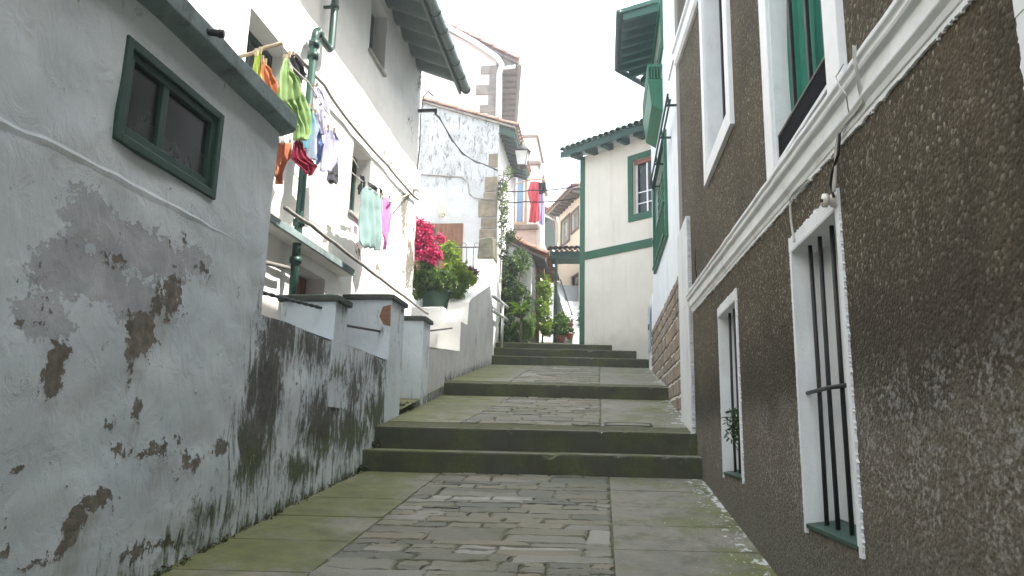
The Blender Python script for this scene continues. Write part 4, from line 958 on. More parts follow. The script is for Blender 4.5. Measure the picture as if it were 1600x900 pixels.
cable('wall_cable', 'paired black cables pinned in steps across the grey gable front', [GF.p(*GF.px(x, y), .03) for x, y in [(655, 273), (690, 275), (722, 277), (732, 286), (734, 303), (742, 310), (760, 312), (778, 312)]], .012, 'cable_g', 0, 5, tw=1)
# wrought iron lantern
lx, ly = -2.0, 17.2
lt = thing('street_lantern', 'black iron lantern with frosted glass on a scrolled wall bracket', 'street lamp', (lx, ly, 6.5))
L0, L1 = .105, .165; zb, zt2 = 6.68, 7.04
mb = MB()
for sx, sy in ((1, 1), (1, -1), (-1, 1), (-1, -1)): mb.tube([(lx+sx*L0, ly+sy*L0, zb), (lx+sx*L1, ly+sy*L1, zt2)], .010, 6)
mb.box(lx-L0-.012, lx+L0+.012, ly-L0-.012, ly+L0+.012, zb-.03, zb)
mb.box(lx-L1-.02, lx+L1+.02, ly-L1-.02, ly+L1+.02, zt2, zt2+.022); mb.build('lantern_frame', 'iron', lt)
mb = MB(); a, b = L0-.006, L1-.006
mb.hexa([(lx-a, ly-a, zb+.005), (lx+a, ly-a, zb+.005), (lx+a, ly+a, zb+.005), (lx-a, ly+a, zb+.005), (lx-b, ly-b, zt2-.005), (lx+b, ly-b, zt2-.005), (lx+b, ly+b, zt2-.005), (lx-b, ly+b, zt2-.005)]); mb.build('lantern_glass', 'lampglass', lt)
mb = MB(); mb.lathe([(.235, 0), (.20, .03), (.12, .13), (.07, .16), (.075, .19), (.03, .22), (.04, .25), (.015, .28), (0, .29)], (lx, ly, zt2+.02), 8); mb.build('lantern_roof', 'iron', lt)
mb = MB(); mb.tube(curve_pts([(-2.57, 17.15, 6.42), (-2.3, 17.2, 6.46), (-2.0, 17.2, 6.50), (lx, ly, 6.56), (lx, ly, 6.65)], 3), .016, 8)
mb.tube([(-2.4+.09*math.cos(t)*(1-t/9), 17.2, 6.34+.09*math.sin(t)*(1-t/9)) for t in np.linspace(0, 8, 24)], .010, 6); mb.tube(curve_pts([(-2.57, 17.15, 6.18), (-2.4, 17.2, 6.24), (-2.15, 17.2, 6.46)], 4), .011, 6)
mb.build('bracket', 'iron', lt)
cable('overhead_cable', 'upper of the two wires crossing the alley to the green corner post', [oY(778, 296, 17.2), oY(830, 297, 17), FF.p(*FF.px(905, 290), .03)], .014, 'cable', .05, 10)
cable('overhead_cable', 'lower of the two wires crossing the alley to the green corner post', [oY(778, 312, 17.2), oY(820, 315, 17), FF.p(*FF.px(906, 309), .03)], .014, 'cable', .05, 10)

# ================================================================== PINK HOUSE BEHIND
ph = thing('pink_house', 'tall pale pink house with red tiled verge and grey stone quoins behind the grey gable', 'building', (-6, 22, 2))
PF = FR((0, 20.5, 0), (1, 0, 0), (0, -1, 0)); xp = -3.04
ptp = lambda x: 11.5+(xp-x)*.57
mb = MB(); mb.face([(-8.5, 20.5, 1), (xp, 20.5, 1), (xp, 20.5, ptp(xp)), (-8.5, 20.5, ptp(-8.5))]); xb = xp-.145*8; mb.face([(xp, 20.5, 1), (xb, 28.5, 1), (xb, 28.5, ptp(xp)), (xp, 20.5, ptp(xp))]); mb.face([(-9.6, 28.5, 1), (xb, 28.5, 1), (xb, 28.5, ptp(xp)), (-9.6, 28.5, ptp(-8.5))])
mb.build('wall', 'pink', ph)
xe = xp+.50
g = lambda x, d: ptp(x)+d
sh = lambda x, y: x-.145*(y-20.5)
mb = MB(); Q = lambda x, y, d: (sh(x, y), y, g(x, d))
mb.hexa([Q(-8.6, 20.35, .02), Q(xe, 20.35, .02), Q(xe, 28.5, .02), Q(-8.6, 28.5, .02), Q(-8.6, 20.35, .07), Q(xe, 20.35, .07), Q(xe, 28.5, .07), Q(-8.6, 28.5, .07)])
rf = mb.build('roof', 'eavewood', ph)
mb = MB(); tiles(mb, (sh(xe-.06, 20.28), 20.28, g(xe-.06, .09)), (-.145*8.2, 8.2, 0), (-5.6, 0, 5.6*.57), 28, .2, 14); mb.build('roof_tiles', 'redtile', rf)
mb = MB(); z0, z1 = g(xe, -.10), g(xe, .0)
mb.hexa([Q(xp, 20.4, -.02)[:2]+(z1-.02,), Q(xe, 20.4, 0)[:2]+(z1-.02,), Q(xe, 28.4, 0)[:2]+(z1-.02,), Q(xp, 28.4, 0)[:2]+(z1-.02,), Q(xp, 20.4, 0)[:2]+(z1+.016,), Q(xe, 20.4, 0)[:2]+(z1+.016,), Q(xe, 28.4, 0)[:2]+(z1+.016,), Q(xp, 28.4, 0)[:2]+(z1+.016,)])
for k in range(19):
    y = 20.5+k*.42; mb.hexa([(sh(a, c), c, z) for z in (z0, z1-.02) for a, c in ((xp, y), (xe-.04, y), (xe-.04, y+.12), (xp, y+.12))])
mb.build('eave_boards', 'eavewood', rf)
mb = MB(); mb.tube([(sh(xe+.02, 20.3), 20.3, z0+.06), (sh(xe+.02, 28.5), 28.5, z0+.06)], .07, 10); mb.build('gutter', 'smoothgrey', ph)
mb = MB(); wa = 0
for k, (x0, y0, y1) in enumerate([(752, 103, 116), (765, 116, 133), (744, 133, 148), (763, 148, 164), (750, 164, 176), (762, 176, 190)]):
    a = PF.px(x0, y0); b = PF.px(782, y1); mb = MB(); PF.box(mb, a[0], xp-.004, b[1]+.01, a[1]-.01, 0, .03); mb.build('quoin_stone', 'greystone', ph, bevel=.03)
mb = MB(); a = PF.px(776, 84); PF.box(mb, a[0], xp+.3, a[1]-.55, a[1]+.0, -.2, .03); mb.build('eave_corbel', 'greystone', ph, bevel=.03)
mb = MB(); mb.tube(curve_pts([PF.p(*PF.px(688, 38), .12), PF.p(*PF.px(745, 70), .12), PF.p(*PF.px(778, 93), .12), PF.p(*PF.px(785, 104), .12), PF.p(*PF.px(781, 118), .12), PF.p(*PF.px(779, 192), .12)], 4), .085, 10); mb.tube([PF.p(*PF.px(784, 110), .12), PF.p(*PF.px(806, 107), .12)], .06, 8); mb.build('drainpipe', 'whitepvc', ph)
an = thing('tv_antenna', 'small thin television aerial on the red tiled roof', 'antenna', PF.p(*PF.px(690, 34), -.1))
mb = MB(); a = PF.p(*PF.px(689, 40), -.1); b = PF.p(*PF.px(689, 20), -.1); mb.tube([a, b], .02, 6); mb.build('mast', 'steel', an)
mb = MB(); c = PF.p(*PF.px(704, 23), -.1); mb.tube([b, c], .015, 6)
for t in (.3, .6, .85): q = b.lerp(c, t); mb.tube([q-Vector((0, .3, .15)), q+Vector((0, .3, .15))], .01, 5)
mb.build('boom', 'steel', an)

# ================================================================== NARROW HOUSE WITH BLUE WINDOW
th = thing('narrow_house', 'narrow rendered house with flat topped turret and blue window behind the lantern', 'building', (-2.9, 23, 2))
TF = FR((0, 22, 0), (1, 0, 0), (0, -1, 0)); hole = (-2.96, -2.43, 6.62, 8.25)
mb = MB(); TF.wall(mb, -3.3, -2.03, 1.5, 8.55, [hole], .2); solid_box(mb, -3.3, -2.03, 22, 25, 1.5, 8.55, 'y0'); mb.build('wall', 'warmwhite', th)
mb = MB(); mb.box(-3.0, -2.12, 22.25, 24.5, 8.60, 9.62); mb.build('turret', 'pink', th)
for q_ in ((-3.05, -2.04, 22.2, 24.6, 9.62, 9.72), (-3.36, -1.92, 21.9, 25.1, 8.55, 8.68), (-3.02, -1.98, 21.88, 22, 6.38, 6.55)): mb = MB(); mb.box(*q_); mb.build('cornice', 'greystone', th, bevel=.02)
mb = MB(); TF.box(mb, -3.3, -2.035, 3.5, 6.36, .0, .012); mb.build('pink_band', 'pink', th)
w_ = window(TF, th, *hole, .12, 'white_clean', 'glass', .07, mull=(-2.72,))
mb = MB(); TF.box(mb, -2.68, -2.50, hole[2]+.08, hole[3]-.08, -.09, -.06); mb.build('blue_shutter', 'blueshutter', w_)
mb = MB(); TF.ring(mb, hole[0]-.02, -2.36, hole[2]-.05, hole[3]+.05, .07, -.01, .03); mb.build('window_trim', 'rawwood', th)
mb = MB(); mb.tube(curve_pts([(-1.92, 22.05, 8.55), (-1.95, 22.0, 8.0), (-1.97, 22.0, 5.0)], 4), .05, 8); mb.build('drainpipe', 'whitepvc', th)
pole('lower bleached pole propped out from the blue window', TF.p(*TF.px(795, 290), .0), oY(828, 281, 20.9), .025, group=None)
pole('upper bleached pole carrying the red and violet washing', TF.p(*TF.px(812, 280), .0), oY(858, 281, 20.9), .025, group=None)
cloth('shirt', 'bright red long sleeved top hanging by the blue window', 'clothing', 20.9, [(829, 284), (824, 300), (829, 320), (826, 348)], [(842, 283), (844, 300), (842, 325), (842, 346)], (.75, .05, .09), 3, .05, plane='Y', pegs=False, group='washing at the far window')
cloth('shirt', 'pale violet cloth hanging beside the bright red top', 'clothing', 20.95, [(842, 286), (841, 320), (843, 350)], [(849, 287), (851, 320), (850, 352)], (.45, .40, .72), 2, .04, plane='Y', pegs=False, group='washing at the far window')
cloth('shirt', 'small black garment over the violet cloth at the pole end', 'clothing', 20.85, [(841, 285), (842, 303)], [(853, 285), (852, 301)], (.02, .02, .025), 2, .03, plane='Y', pegs=False, group='washing at the far window')

# lean-to with tile roof
lh = thing('lean_to', 'small white lean-to with terracotta tile roof behind the climbing plants', 'building', (-2.3, 19.5, 2))
mb = MB(); LTF = FR((0, 19, 0), (1, 0, 0), (0, -1, 0))
mb.face([(-2.8, 19, 1.8), (-1.88, 19, 1.8), (-1.88, 19, 4.86), (-2.8, 19, 5.3)]); mb.face([(-1.88, 19, 1.8), (-1.88, 20.6, 1.8), (-1.88, 20.6, 4.86), (-1.88, 19, 4.86)]); mb.face([(-2.8, 20.6, 1.8), (-1.88, 20.6, 1.8), (-1.88, 20.6, 4.86), (-2.8, 20.6, 5.3)])
mb.build('wall', 'palegrey', lh)
mb = MB(); tiles(mb, (-1.48, 18.8, 4.72), (0, 2.0, 0), (-1.35, 0, .64), 9, .2, 4); tl = mb.build('roof', 'tile', lh)
mb = MB(); mb.hexa([(-2.8, 18.86, 5.26), (-1.5, 18.86, 4.64), (-1.5, 20.7, 4.64), (-2.8, 20.7, 5.26), (-2.8, 18.86, 5.32), (-1.5, 18.86, 4.70), (-1.5, 20.7, 4.70), (-2.8, 20.7, 5.32)]); mb.build('eave_boards', 'eavewood', tl)
po = thing('porch_roof', 'little terracotta tiled porch roof on a brown timber post beside the lean-to', 'porch', (-1.75, 20.9, 2.5))
mb = MB(); tiles(mb, (-1.35, 20.3, 4.62), (0, 1.6, 0), (-.6, 0, .26), 8, .18, 2); mb.build('roof', 'tile', po)
mb = MB(); mb.box(-1.86, -1.76, 20.3, 20.4, 2.5, 4.75); mb.build('post', 'postwood', po, bevel=.01)

# far left house eave and distant block
qh = thing('far_house', 'distant pale house with rusty tiled eave past the violet washing', 'building', (-3, 27, 2))
mb = MB(); mb.box(-5, -2.25, 26, 30, 1, 8.3); mb.build('wall', 'palegrey', qh)
mb = MB(); tiles(mb, (-1.80, 25.8, 8.15), (0, 4, 0), (-1.5, 0, .75), 14, .2, 3); rfq = mb.build('roof', 'redtile', qh)
mb = MB(); mb.hexa([(-2.25, 25.85, 7.55), (-1.85, 25.85, 8.0), (-1.85, 29.8, 8.0), (-2.25, 29.8, 7.55), (-2.25, 25.85, 8.25), (-1.85, 25.85, 8.08), (-1.85, 29.8, 8.08), (-2.25, 29.8, 8.25)]); mb.build('eave_boards', 'dgreen', rfq)
db = thing('far_block', 'faint grey apartment block closing the far end of the alley', 'building', (-2.4, 42, 2))
mb = MB(); DF = FR((0, 42, 0), (1, 0, 0), (0, -1, 0)); a = DF.px(855, 402)
hl = [(-2.75, -2.35, a[1]-1.6, a[1]-.6)]
DF.wall(mb, -3.2, -1.3, 2, a[1], hl, .2); solid_box(mb, -3.2, -1.3, 42, 46, 2, a[1], 'y0'); mb.build('wall', 'palegrey', db)
window(DF, db, *hl[0], .15)

# plants in front of the lean-to
plant('climbing_plant', 'dark leafy climber covering the corner behind the metal handrail', 'plant', (-2.35, 18.4, 2.1),
      [('foliage', 'leaf_dark', [((*at(792, 425, 18.5), .24, .4, .45), 800, .10), ((*at(790, 465, 18.5), .28, .4, .45), 900, .10), ((*at(788, 505, 18.3), .25, .35, .5), 800, .10), ((*at(812, 405, 18.6), .24, .3, .32), 320, .09), ((*at(812, 470, 18.5), .3, .35, .45), 700, .10)]),
       ('bright_leaves', 'leaf', [((*at(800, 440, 18.3), .40, .3, .7), 500, .09), ((*at(815, 410, 18.5), .28, .3, .35), 200, .08)])],
      [(curve_pts([(-2.4, 18.3, 2.1), at(788, 450, 18.4), at(800, 400, 18.5)], 4), .02), (curve_pts([(-2.3, 18.3, 2.1), at(808, 450, 18.5), at(822, 392, 18.6)], 4), .015)])
plant('climbing_vine', 'thin vine climbing the sandstone corner of the grey gable house', 'plant', (-2.45, 17.1, 3.6),
      [('foliage', 'leaf_dark', [((-2.43, 17.05, 6.0, .13, .12, .45), 260, .07, dict(shell=.1)), ((-2.40, 17.05, 5.3, .14, .12, .5), 280, .07, dict(shell=.1)), ((-2.25, 17.2, 4.85, .3, .15, .2), 260, .07, dict(shell=.1)), ((-2.38, 17.05, 4.5, .16, .14, .35), 220, .07, dict(shell=.1))]),
       ('bright_leaves', 'leaf_lime', [((-2.40, 17.0, 5.8, .13, .1, .7), 120, .07, dict(shell=.1)), ((-2.3, 17.1, 6.5, .12, .1, .14), 60, .07)])],
      [(curve_pts([(-2.45, 17.0, 3.6), (-2.43, 16.97, 4.6), (-2.44, 16.96, 5.6), (-2.42, 16.96, 6.5)], 4), .014)])
plant('shrub', 'low bushy pale green shrub at the foot of the handrail steps', 'plant', (-1.95, 18.0, 2.2),
      [('foliage', 'leaf', [((*at(815, 520, 18.1), .34, .3, .28), 1000, .075, dict(tint=(.3, 1))), ((*at(826, 508, 18.2), .18, .25, .28), 500, .07, dict(tint=(.35, 1))), ((*at(795, 525, 18.0), .25, .25, .2), 450, .07)])],
      [(curve_pts([(-1.95, 18.0, 2.15), (-1.95, 18.0, 2.6)], 3), .015)])
fp = thing('frond_plant', 'bright green plant with long arching fronds above the low shrub', 'plant', (-1.95, 18.1, 2.3))
mb = MB(); cx_, cy_, cz_ = at(814, 492, 17.5)
for k in range(34):
    az = random.uniform(-math.pi, math.pi); L = random.uniform(.5, .9); el = random.uniform(.5, 1.3); pr = None; tn = random.random()
    for j in range(9):
        t = j/8; r = L*t*math.cos(el)*1.05; z = cz_+L*t*math.sin(el)-.55*L*t*t; wd = .055*math.sin(math.pi*min(1, t*.9+.08))
        c = Vector((cx_+r*math.cos(az), cy_+r*math.sin(az)*.6, z)); sd_ = Vector((-math.sin(az), math.cos(az)*.6, .15))*wd
        if pr: mb.face([pr[0], pr[1], c+sd_, c-sd_], True, tn)
        pr = (c-sd_, c+sd_)
mb.build('fronds', 'frond', fp, fixn=False)
mb = MB(); mb.tube([(cx_, cy_, 2.1), (cx_, cy_, cz_+.05)], .03, 8); mb.build('stem', 'stem', fp)
plant('shrub', 'sunlit lime green bush between the timber post and the white stair wall', 'plant', (-1.55, 19.1, 2.4),
      [('foliage', 'leaf_lime', [((*at(850, 500, 19.1), .20, .3, .38), 900, .08), ((*at(845, 480, 19.1), .16, .25, .3), 420, .08), ((*at(856, 515, 19.0), .14, .2, .2), 380, .075)])],
      [(curve_pts([(-1.55, 19.1, 2.35), (-1.55, 19.1, 3.0)], 3), .02)])
plant('climbing_plant', 'airy yellow green climber rising above the lime bush to the porch roof', 'plant', (-1.6, 19.3, 2.4),
      [('foliage', 'leaf_lime', [((*at(850, 452, 19.2), .22, .3, .42), 420, .09, dict(shell=.1)), ((*at(855, 470, 19.2), .13, .2, .4), 220, .08, dict(shell=.1))]), ('mid_green_leaves', 'leaf', [((*at(848, 455, 19.4), .22, .3, .55), 320, .09)])],  # second leaf group, set behind, uses the mid green leaf material
      [(curve_pts([(-1.6, 19.3, 2.35), at(850, 470, 19.3), at(850, 420, 19.3)], 4), .015)])

# galvanised handrail
hr = thing('handrail', 'galvanised double tube handrail at the left of the upper steps', 'handrail', (-2.2, 15.85, 1.88))
mb = MB()
for z0, z1 in ((2.78, 2.95), (2.48, 2.65)): mb.tube([(-2.2, 14.4, z0), (-2.2, 16.6, z1), (-2.2, 16.66, z1-.01)], .037, 12)
mb.build('rails', 'steel', hr)
mb = MB(); mb.tube([(-2.2, 15.86, 1.86), (-2.2, 15.86, 2.87)], .03, 12); mb.tube([(-2.2, 15.86, 1.862), (-2.2, 15.86, 1.88)], .06, 12); mb.build('post', 'steel', hr)

# ================================================================== CREAM HOUSE ACROSS THE END (green timber)
ch = thing('cream_house', 'cream rendered house with dark green timber bands closing the right of the alley', 'building', FF.p(1, 2, -.5))
wa = FF.px(989, 251); wb_ = FF.px(1040, 322)
hole = (wa[0], wa[0]+.62, wb_[1]-.02, wa[1])
mb = MB(); FF.wall(mb, 0, 2.9, 1.2, 6.75, [hole], .16)
for q in ([(0, 0), (0, -1.2)], [(0, -1.2), (2.9, -1.2)], [(2.9, -1.2), (2.9, 0)]):
    (a, da), (b, d_b) = q; mb.face([FF.p(a, 1.2, da), FF.p(b, 1.2, d_b), FF.p(b, 6.75, d_b), FF.p(a, 6.75, da)])
mb.build('wall', 'cream', ch)
mb = MB(); FF.box(mb, -.012, .135, 1.5, 6.74, -.13, .014); mb.build('corner_post', 'green_mid', ch, bevel=.006)
mb = MB(); bz = FF.px(907, 400)[1]; bz2 = FF.px(1018, 380)[1]; 
mb.hexa([FF.p(.135, bz-.12, 0), FF.p(2.8, bz-.12, 0), FF.p(2.8, bz-.12, .03), FF.p(.135, bz-.12, .03), FF.p(.135, bz+.07, 0), FF.p(2.8, bz+.07, 0), FF.p(2.8, bz+.07, .03), FF.p(.135, bz+.07, .03)])
mb.build('timber_band', 'green_mid', ch, bevel=.005)
mb = MB(); FF.ring(mb, hole[0]-.14, hole[1]+.14, hole[2]-.16, hole[3]+.13, .14, .0, .024, .16); trm = mb.build('window_trim', 'green_mid', ch, bevel=.005)
wn = window(FF, ch, hole[0], hole[1], hole[2], hole[3], .15, 'white_clean', 'glass', .045, mull=((hole[0]+hole[1])/2,), trans=(hole[2]+.27, hole[2]+.53))
mb = MB(); FF.box(mb, hole[0], hole[1], hole[3]-.09, hole[3]-.002, -.14, -.06); mb.build('roller_blind', 'redtile', wn)
# roof
mb = MB(); oe = FF.p(-.32, 6.80, .40); ue = FF.u*3.4; se = -FF.n*1.75+Vector((0, 0, .55))
mb.hexa([oe-Vector((0, 0, .10)), oe+ue-Vector((0, 0, .10)), oe+ue+se, oe+se, oe+Vector((0, 0, .05)), oe+ue+Vector((0, 0, .05)), oe+ue+se+Vector((0, 0, .05)), oe+se+Vector((0, 0, .05))])
rf = mb.build('roof', 'dgreen', ch)
mb = MB(); tiles(mb, oe+Vector((0, 0, .05))-se*.01, ue, se, 20, .11, 5); mb.build('roof_tiles', 'mosstile', rf)
mb = MB()
for k in range(6):
    u = -.05+k*.47; mb.hexa([FF.p(u, 6.68, 0), FF.p(u+.12, 6.68, 0), FF.p(u+.12, 6.66, .34), FF.p(u, 6.66, .34), FF.p(u, 6.83, 0), FF.p(u+.12, 6.83, 0), FF.p(u+.12, 6.79, .34), FF.p(u, 6.79, .34)])
mb.build('rafter_ends', 'dgreen', rf)

# ================================================================== FAR RIGHT: YELLOW HOUSE, CANOPY, STAIR
eo = Vector((-.60, 20.6, 0)); EF = FR(eo, (-.36, 1, 0), (-1, -.36, 0))
eh = thing('far_yellow_house', 'sunny cream house with grey framed windows and dark eave beyond the green post', 'building', EF.p(1.5, 2, -1))
holes = []
for (x0, y0, x1, y1) in [(878, 342, 890, 378), (894, 330, 904, 358)]:
    a = EF.px(x0, (y0+y1)/2); b = EF.px(x1, (y0+y1)/2); u0, u1 = sorted((a[0], b[0])); zt_ = EF.px((x0+x1)/2, y0)[1]; zb_ = EF.px((x0+x1)/2, y1)[1]; holes.append((u0, u1, zb_, zt_))
hl = EF.px(890, 425); holes.append((hl[0]-.9, hl[0]-.1, 3.9, 4.75))
uE = EF.px(872, 350)[0]
mb = MB(); EF.wall(mb, -.15, uE, 1.5, 7.15, holes, .15); mb.face([EF.p(uE, 1.5, 0), EF.p(uE, 1.5, -4), EF.p(uE, 7.15, -4), EF.p(uE, 7.15, 0)]); mb.face([EF.p(-.15, 1.5, 0), EF.p(-.15, 1.5, -4), EF.p(-.15, 7.15, -4), EF.p(-.15, 7.15, 0)])
mb.build('wall', 'cream_far', eh)
for h in holes[:2]:
    window(EF, eh, *h, .1, 'bluegrey', 'glass_pale', .05, mull=((h[0]+h[1])/2,))
    mb = MB(); EF.ring(mb, h[0]-.07, h[1]+.07, h[2]-.08, h[3]+.06, .07, 0, .03); mb.build('window_trim', 'smoothgrey', eh)
window(EF, eh, *holes[2], .1, 'eavewood', 'glass', .06)
mb = MB(); mb.hexa([EF.p(-.3, 7.12, .34), EF.p(uE+.25, 7.12, .34), EF.p(uE+.25, 7.9, -3), EF.p(-.3, 7.9, -3), EF.p(-.3, 7.2, .34), EF.p(uE+.25, 7.2, .34), EF.p(uE+.25, 7.97, -3), EF.p(-.3, 7.97, -3)])
for k in range(9): EF.box(mb, -.2+k*.3, -.1+k*.3, 7.04, 7.12, 0, .30)
rf = mb.build('roof', 'smoothgrey', eh)
mb = MB(); tiles(mb, EF.p(-.3, 7.2, .36), EF.u*(uE+.55), -EF.n*3.36+Vector((0, 0, .77)), 14, .09, 8); mb.build('roof_tiles', 'tile', rf)
mb = MB(); mb.tube([EF.p(uE-.04, 2, .06), EF.p(uE-.04, 6.9, .06), EF.p(uE, 7.1, .5)], .04, 8); mb.build('drainpipe', 'whitepvc', eh)
cn = thing('porch_canopy', 'dark tiled canopy on a thin green post above the white stair', 'canopy', (-1.2, 19.6, 2.5))
mb = MB(); mb.box(-1.42, -.35, 19.4, 20.3, 4.86, 4.98); mb.box(-1.42, -.35, 19.38, 19.44, 4.80, 5.0); mb.build('canopy_beam', 'dgreen', cn, bevel=.01)
mb = MB(); tiles(mb, (-1.46, 19.32, 5.0), (1.15, 0, 0), (0, 1.1, .25), 8, .15, 3); mb.build('roof', 'eavewood', cn)
mb = MB(); mb.box(-1.28, -1.20, 19.42, 19.5, 2.5, 4.86); mb.build('post', 'dgreen', cn, bevel=.01)
st = thing('outside_stair', 'white painted outside stair with solid wall and black handrail beyond the cream house', 'stair', (-.8, 19.5, 2.4))
a0 = Vector((-.90, 18.5, 0)); a1 = Vector((-1.36, 20.5, 0)); dd = (a1-a0).normalized(); nn_ = Vector((dd.y, -dd.x, 0))
def sw_(t, z, k): p = a0.lerp(a1, t)+nn_*k; return (p.x, p.y, z)
mb = MB(); K = .12
mb.prism([sw_(0, 2.2, 0), sw_(0, 2.95, 0), sw_(.02, 2.99, 0), sw_(1, 4.42, 0), sw_(1.05, 4.42, 0), sw_(1.05, 2.2, 0)], nn_*K); mb.build('stair_wall', 'white', st, bevel=.01)
mb = MB(); mb.tube([sw_(.04, 3.10, .17), sw_(.97, 4.44, .17)], .018, 8)
for t in (.08, .5, .9): mb.tube([sw_(t, 2.9+1.42*t, .12), sw_(t, 3.06+1.42*t, .17)], .010, 6)
mb.build('handrail', 'iron', st)
mb = MB()
for k in range(8):
    t0 = -.1+k*.14; z = 2.42+.17*(k+1); p = [sw_(t0, 2.0, K), sw_(t0, 2.0, .85), sw_(1.1, 2.0, .85), sw_(1.1, 2.0, K)]
    mb.hexa(p+[(q_[0], q_[1], z) for q_ in p])
mb.build('treads', 'white', st, bevel=.01)
mb = MB(); p = [sw_(1.1, 2, K), sw_(1.1, 2, .9), sw_(1.2, 2, .9), sw_(1.2, 2, K)]; mb.hexa(p+[(q_[0], q_[1], 4.35) for q_ in p]); mb.build('landing_panel', 'bluegrey', st, bevel=.01)
mb = MB(); p = [sw_(-.1, 2, .80), sw_(-.1, 2, .9), sw_(1.1, 2, .9), sw_(1.1, 2, .80)]; mb.hexa([*p, *[(q_[0], q_[1], 3.5+.95*(i in (2, 3))) for i, q_ in enumerate(p)]]); mb.build('inner_wall', 'white', st)
def potted(label, c, r, h, mt, blobs_, lmat):
    r *= .8; h *= .85
    t = thing('potted_plant', label, 'potted plant', c, 'potted plants by the stair')
    mb = MB(); mb.lathe([(0, 0), (r*.72, 0), (r*.95, h*.8), (r*1.05, h*.82), (r*1.05, h), (r*.9, h), (r*.85, h*.9), (0, h*.88)], c, 18); mb.build('pot', mt, t)
    mb = MB()
    for b in blobs_: leaves(mb, (c[0]+b[0], c[1]+b[1], c[2]+h+b[2], b[3], b[3], b[4]), b[5], b[6])
    mb.build('foliage', lmat, t, fixn=False)
potted('tall leafy plant in a red pot at the foot of the white stair wall', (-1.02, 18.3, 2.34), .13, .2, 'terracotta', [(0, 0, .28, .2, .32, 420, .10)], 'leaf')
potted('low reddish plant in a red pot on the bottom stair tread', (-.80, 18.28, 2.42), .12, .17, 'terracotta', [(0, 0, .06, .12, .1, 180, .06)], 'leaf_dark')
potted('small red flowering pot standing higher up beside the stair wall end', (-.80, 18.55, 2.76), .10, .12, 'terracotta', [(0, 0, .05, .1, .08, 150, .05)], 'purple')
potted('dark hanging plant halfway up the white stair on its right side', (-.52, 18.9, 2.95), .06, .08, 'terracotta', [(0, 0, .08, .08, .25, 160, .08)], 'leaf_dark')

# ================================================================== RIGHT: WHITE HOUSE
wh = thing('right_white_house', 'narrow white house with green balcony, long green window and stone base on the right', 'building', (3, 12, 0))
gw = (11.3, 13.85, 3.2, 4.83)
mb = MB(); RW.wall(mb, 8.85, 11.3, .2, 7.15, [], .16); RW.wall(mb, 11.3, 14.7, .2, 7.65, [(11.3, gw[1], gw[2], gw[3]), (11.5, 13.6, 6.55, 7.45)], .16); solid_box(mb, 1.052, 6, 8.9, 11.3, .2, 7.15, 'x0'); solid_box(mb, 1.052, 6, 11.3, 14.7, .2, 7.65, 'x0'); mb.build('wall', 'white', wh)
mb = MB(); RW.ring(mb, gw[0]-.10, gw[1]+.06, gw[2]-.08, gw[3]+.10, .10, .0, .05, .10); fm = mb.build('window_trim', 'bgreen', wh, bevel=.006)
wn = window(RW, wh, *gw, .14, 'bgreen', 'glass', .07, mull=(12.0, 12.6, 13.2))
mb = MB()
for k in range(4):
    u0 = gw[0]+.05+k*.63; RW.box(mb, u0, u0+.58, gw[2]+.05, gw[3]-.05, -.10, -.06)
    for j in range(10): RW.box(mb, u0+.05, u0+.53, gw[2]+.12+j*.15, gw[2]+.2+j*.15, -.06, -.045)
mb.build('louvre_shutter', 'bgreen', wn, bevel=.004)
mb = MB()
for k in range(21): u = gw[0]+.05+k*.118; RW.box(mb, u, u+.02, gw[2]+.02, gw[2]+.5, .05, .065)
RW.box(mb, gw[0], gw[1], gw[2]+.5, gw[2]+.53, .045, .075); RW.box(mb, gw[0], gw[1], gw[2]-.02, gw[2]+.03, .045, .075); mb.build('window_guard', 'bgreen', wh)
mb = MB()
for z_, dx in ((4.50, .12), (4.58, .15)): RW.box(mb, 9.3, 12.9, z_, z_+.028, dx-.012, dx+.012)
for u in np.arange(9.4, 12.9, 1.1): RW.box(mb, u, u+.02, 4.47, 4.50, 0, .16); RW.box(mb, u, u+.02, 4.50, 4.61, .125, .145)
mb.build('awning_rail', 'dgreen', wh)
# upper green window + balcony box
window(RW, wh, 11.5, 13.6, 6.55, 7.45, .12, 'bgreen', 'glass', .08, mull=(12.2, 12.9))
mb = MB(); RW.ring(mb, 11.42, 13.66, 6.5, 7.52, .09, 0, .04); mb.build('window_trim', 'bgreen', wh)
bc = MB(); y0, y1, d_ = 11.75, 13.4, .25
RW.box(bc, y0, y1, 6.33, 6.39, 0.001, d_); RW.box(bc, y0, y1, 6.05, 6.10, 0.001, d_)
bc.hexa([RW.p(y0, 5.50, .001), RW.p(y1, 5.50, .001), RW.p(y1, 5.62, d_-.06), RW.p(y0, 5.62, d_-.06), RW.p(y0, 6.05, .001), RW.p(y1, 6.05, .001), RW.p(y1, 6.05, d_-.01), RW.p(y0, 6.05, d_-.01)])
for k in range(5): q_ = .02+k*.05; RW.box(bc, y0, y0+.03, 6.10, 6.33, q_, q_+.025); RW.box(bc, y1-.03, y1, 6.10, 6.33, q_, q_+.025)
for k in range(20): u = y0+.04+k*.08; RW.box(bc, u, u+.025, 6.10, 6.33, d_-.03, d_)
bc.build('balcony', 'bgreen', wh, bevel=.006)
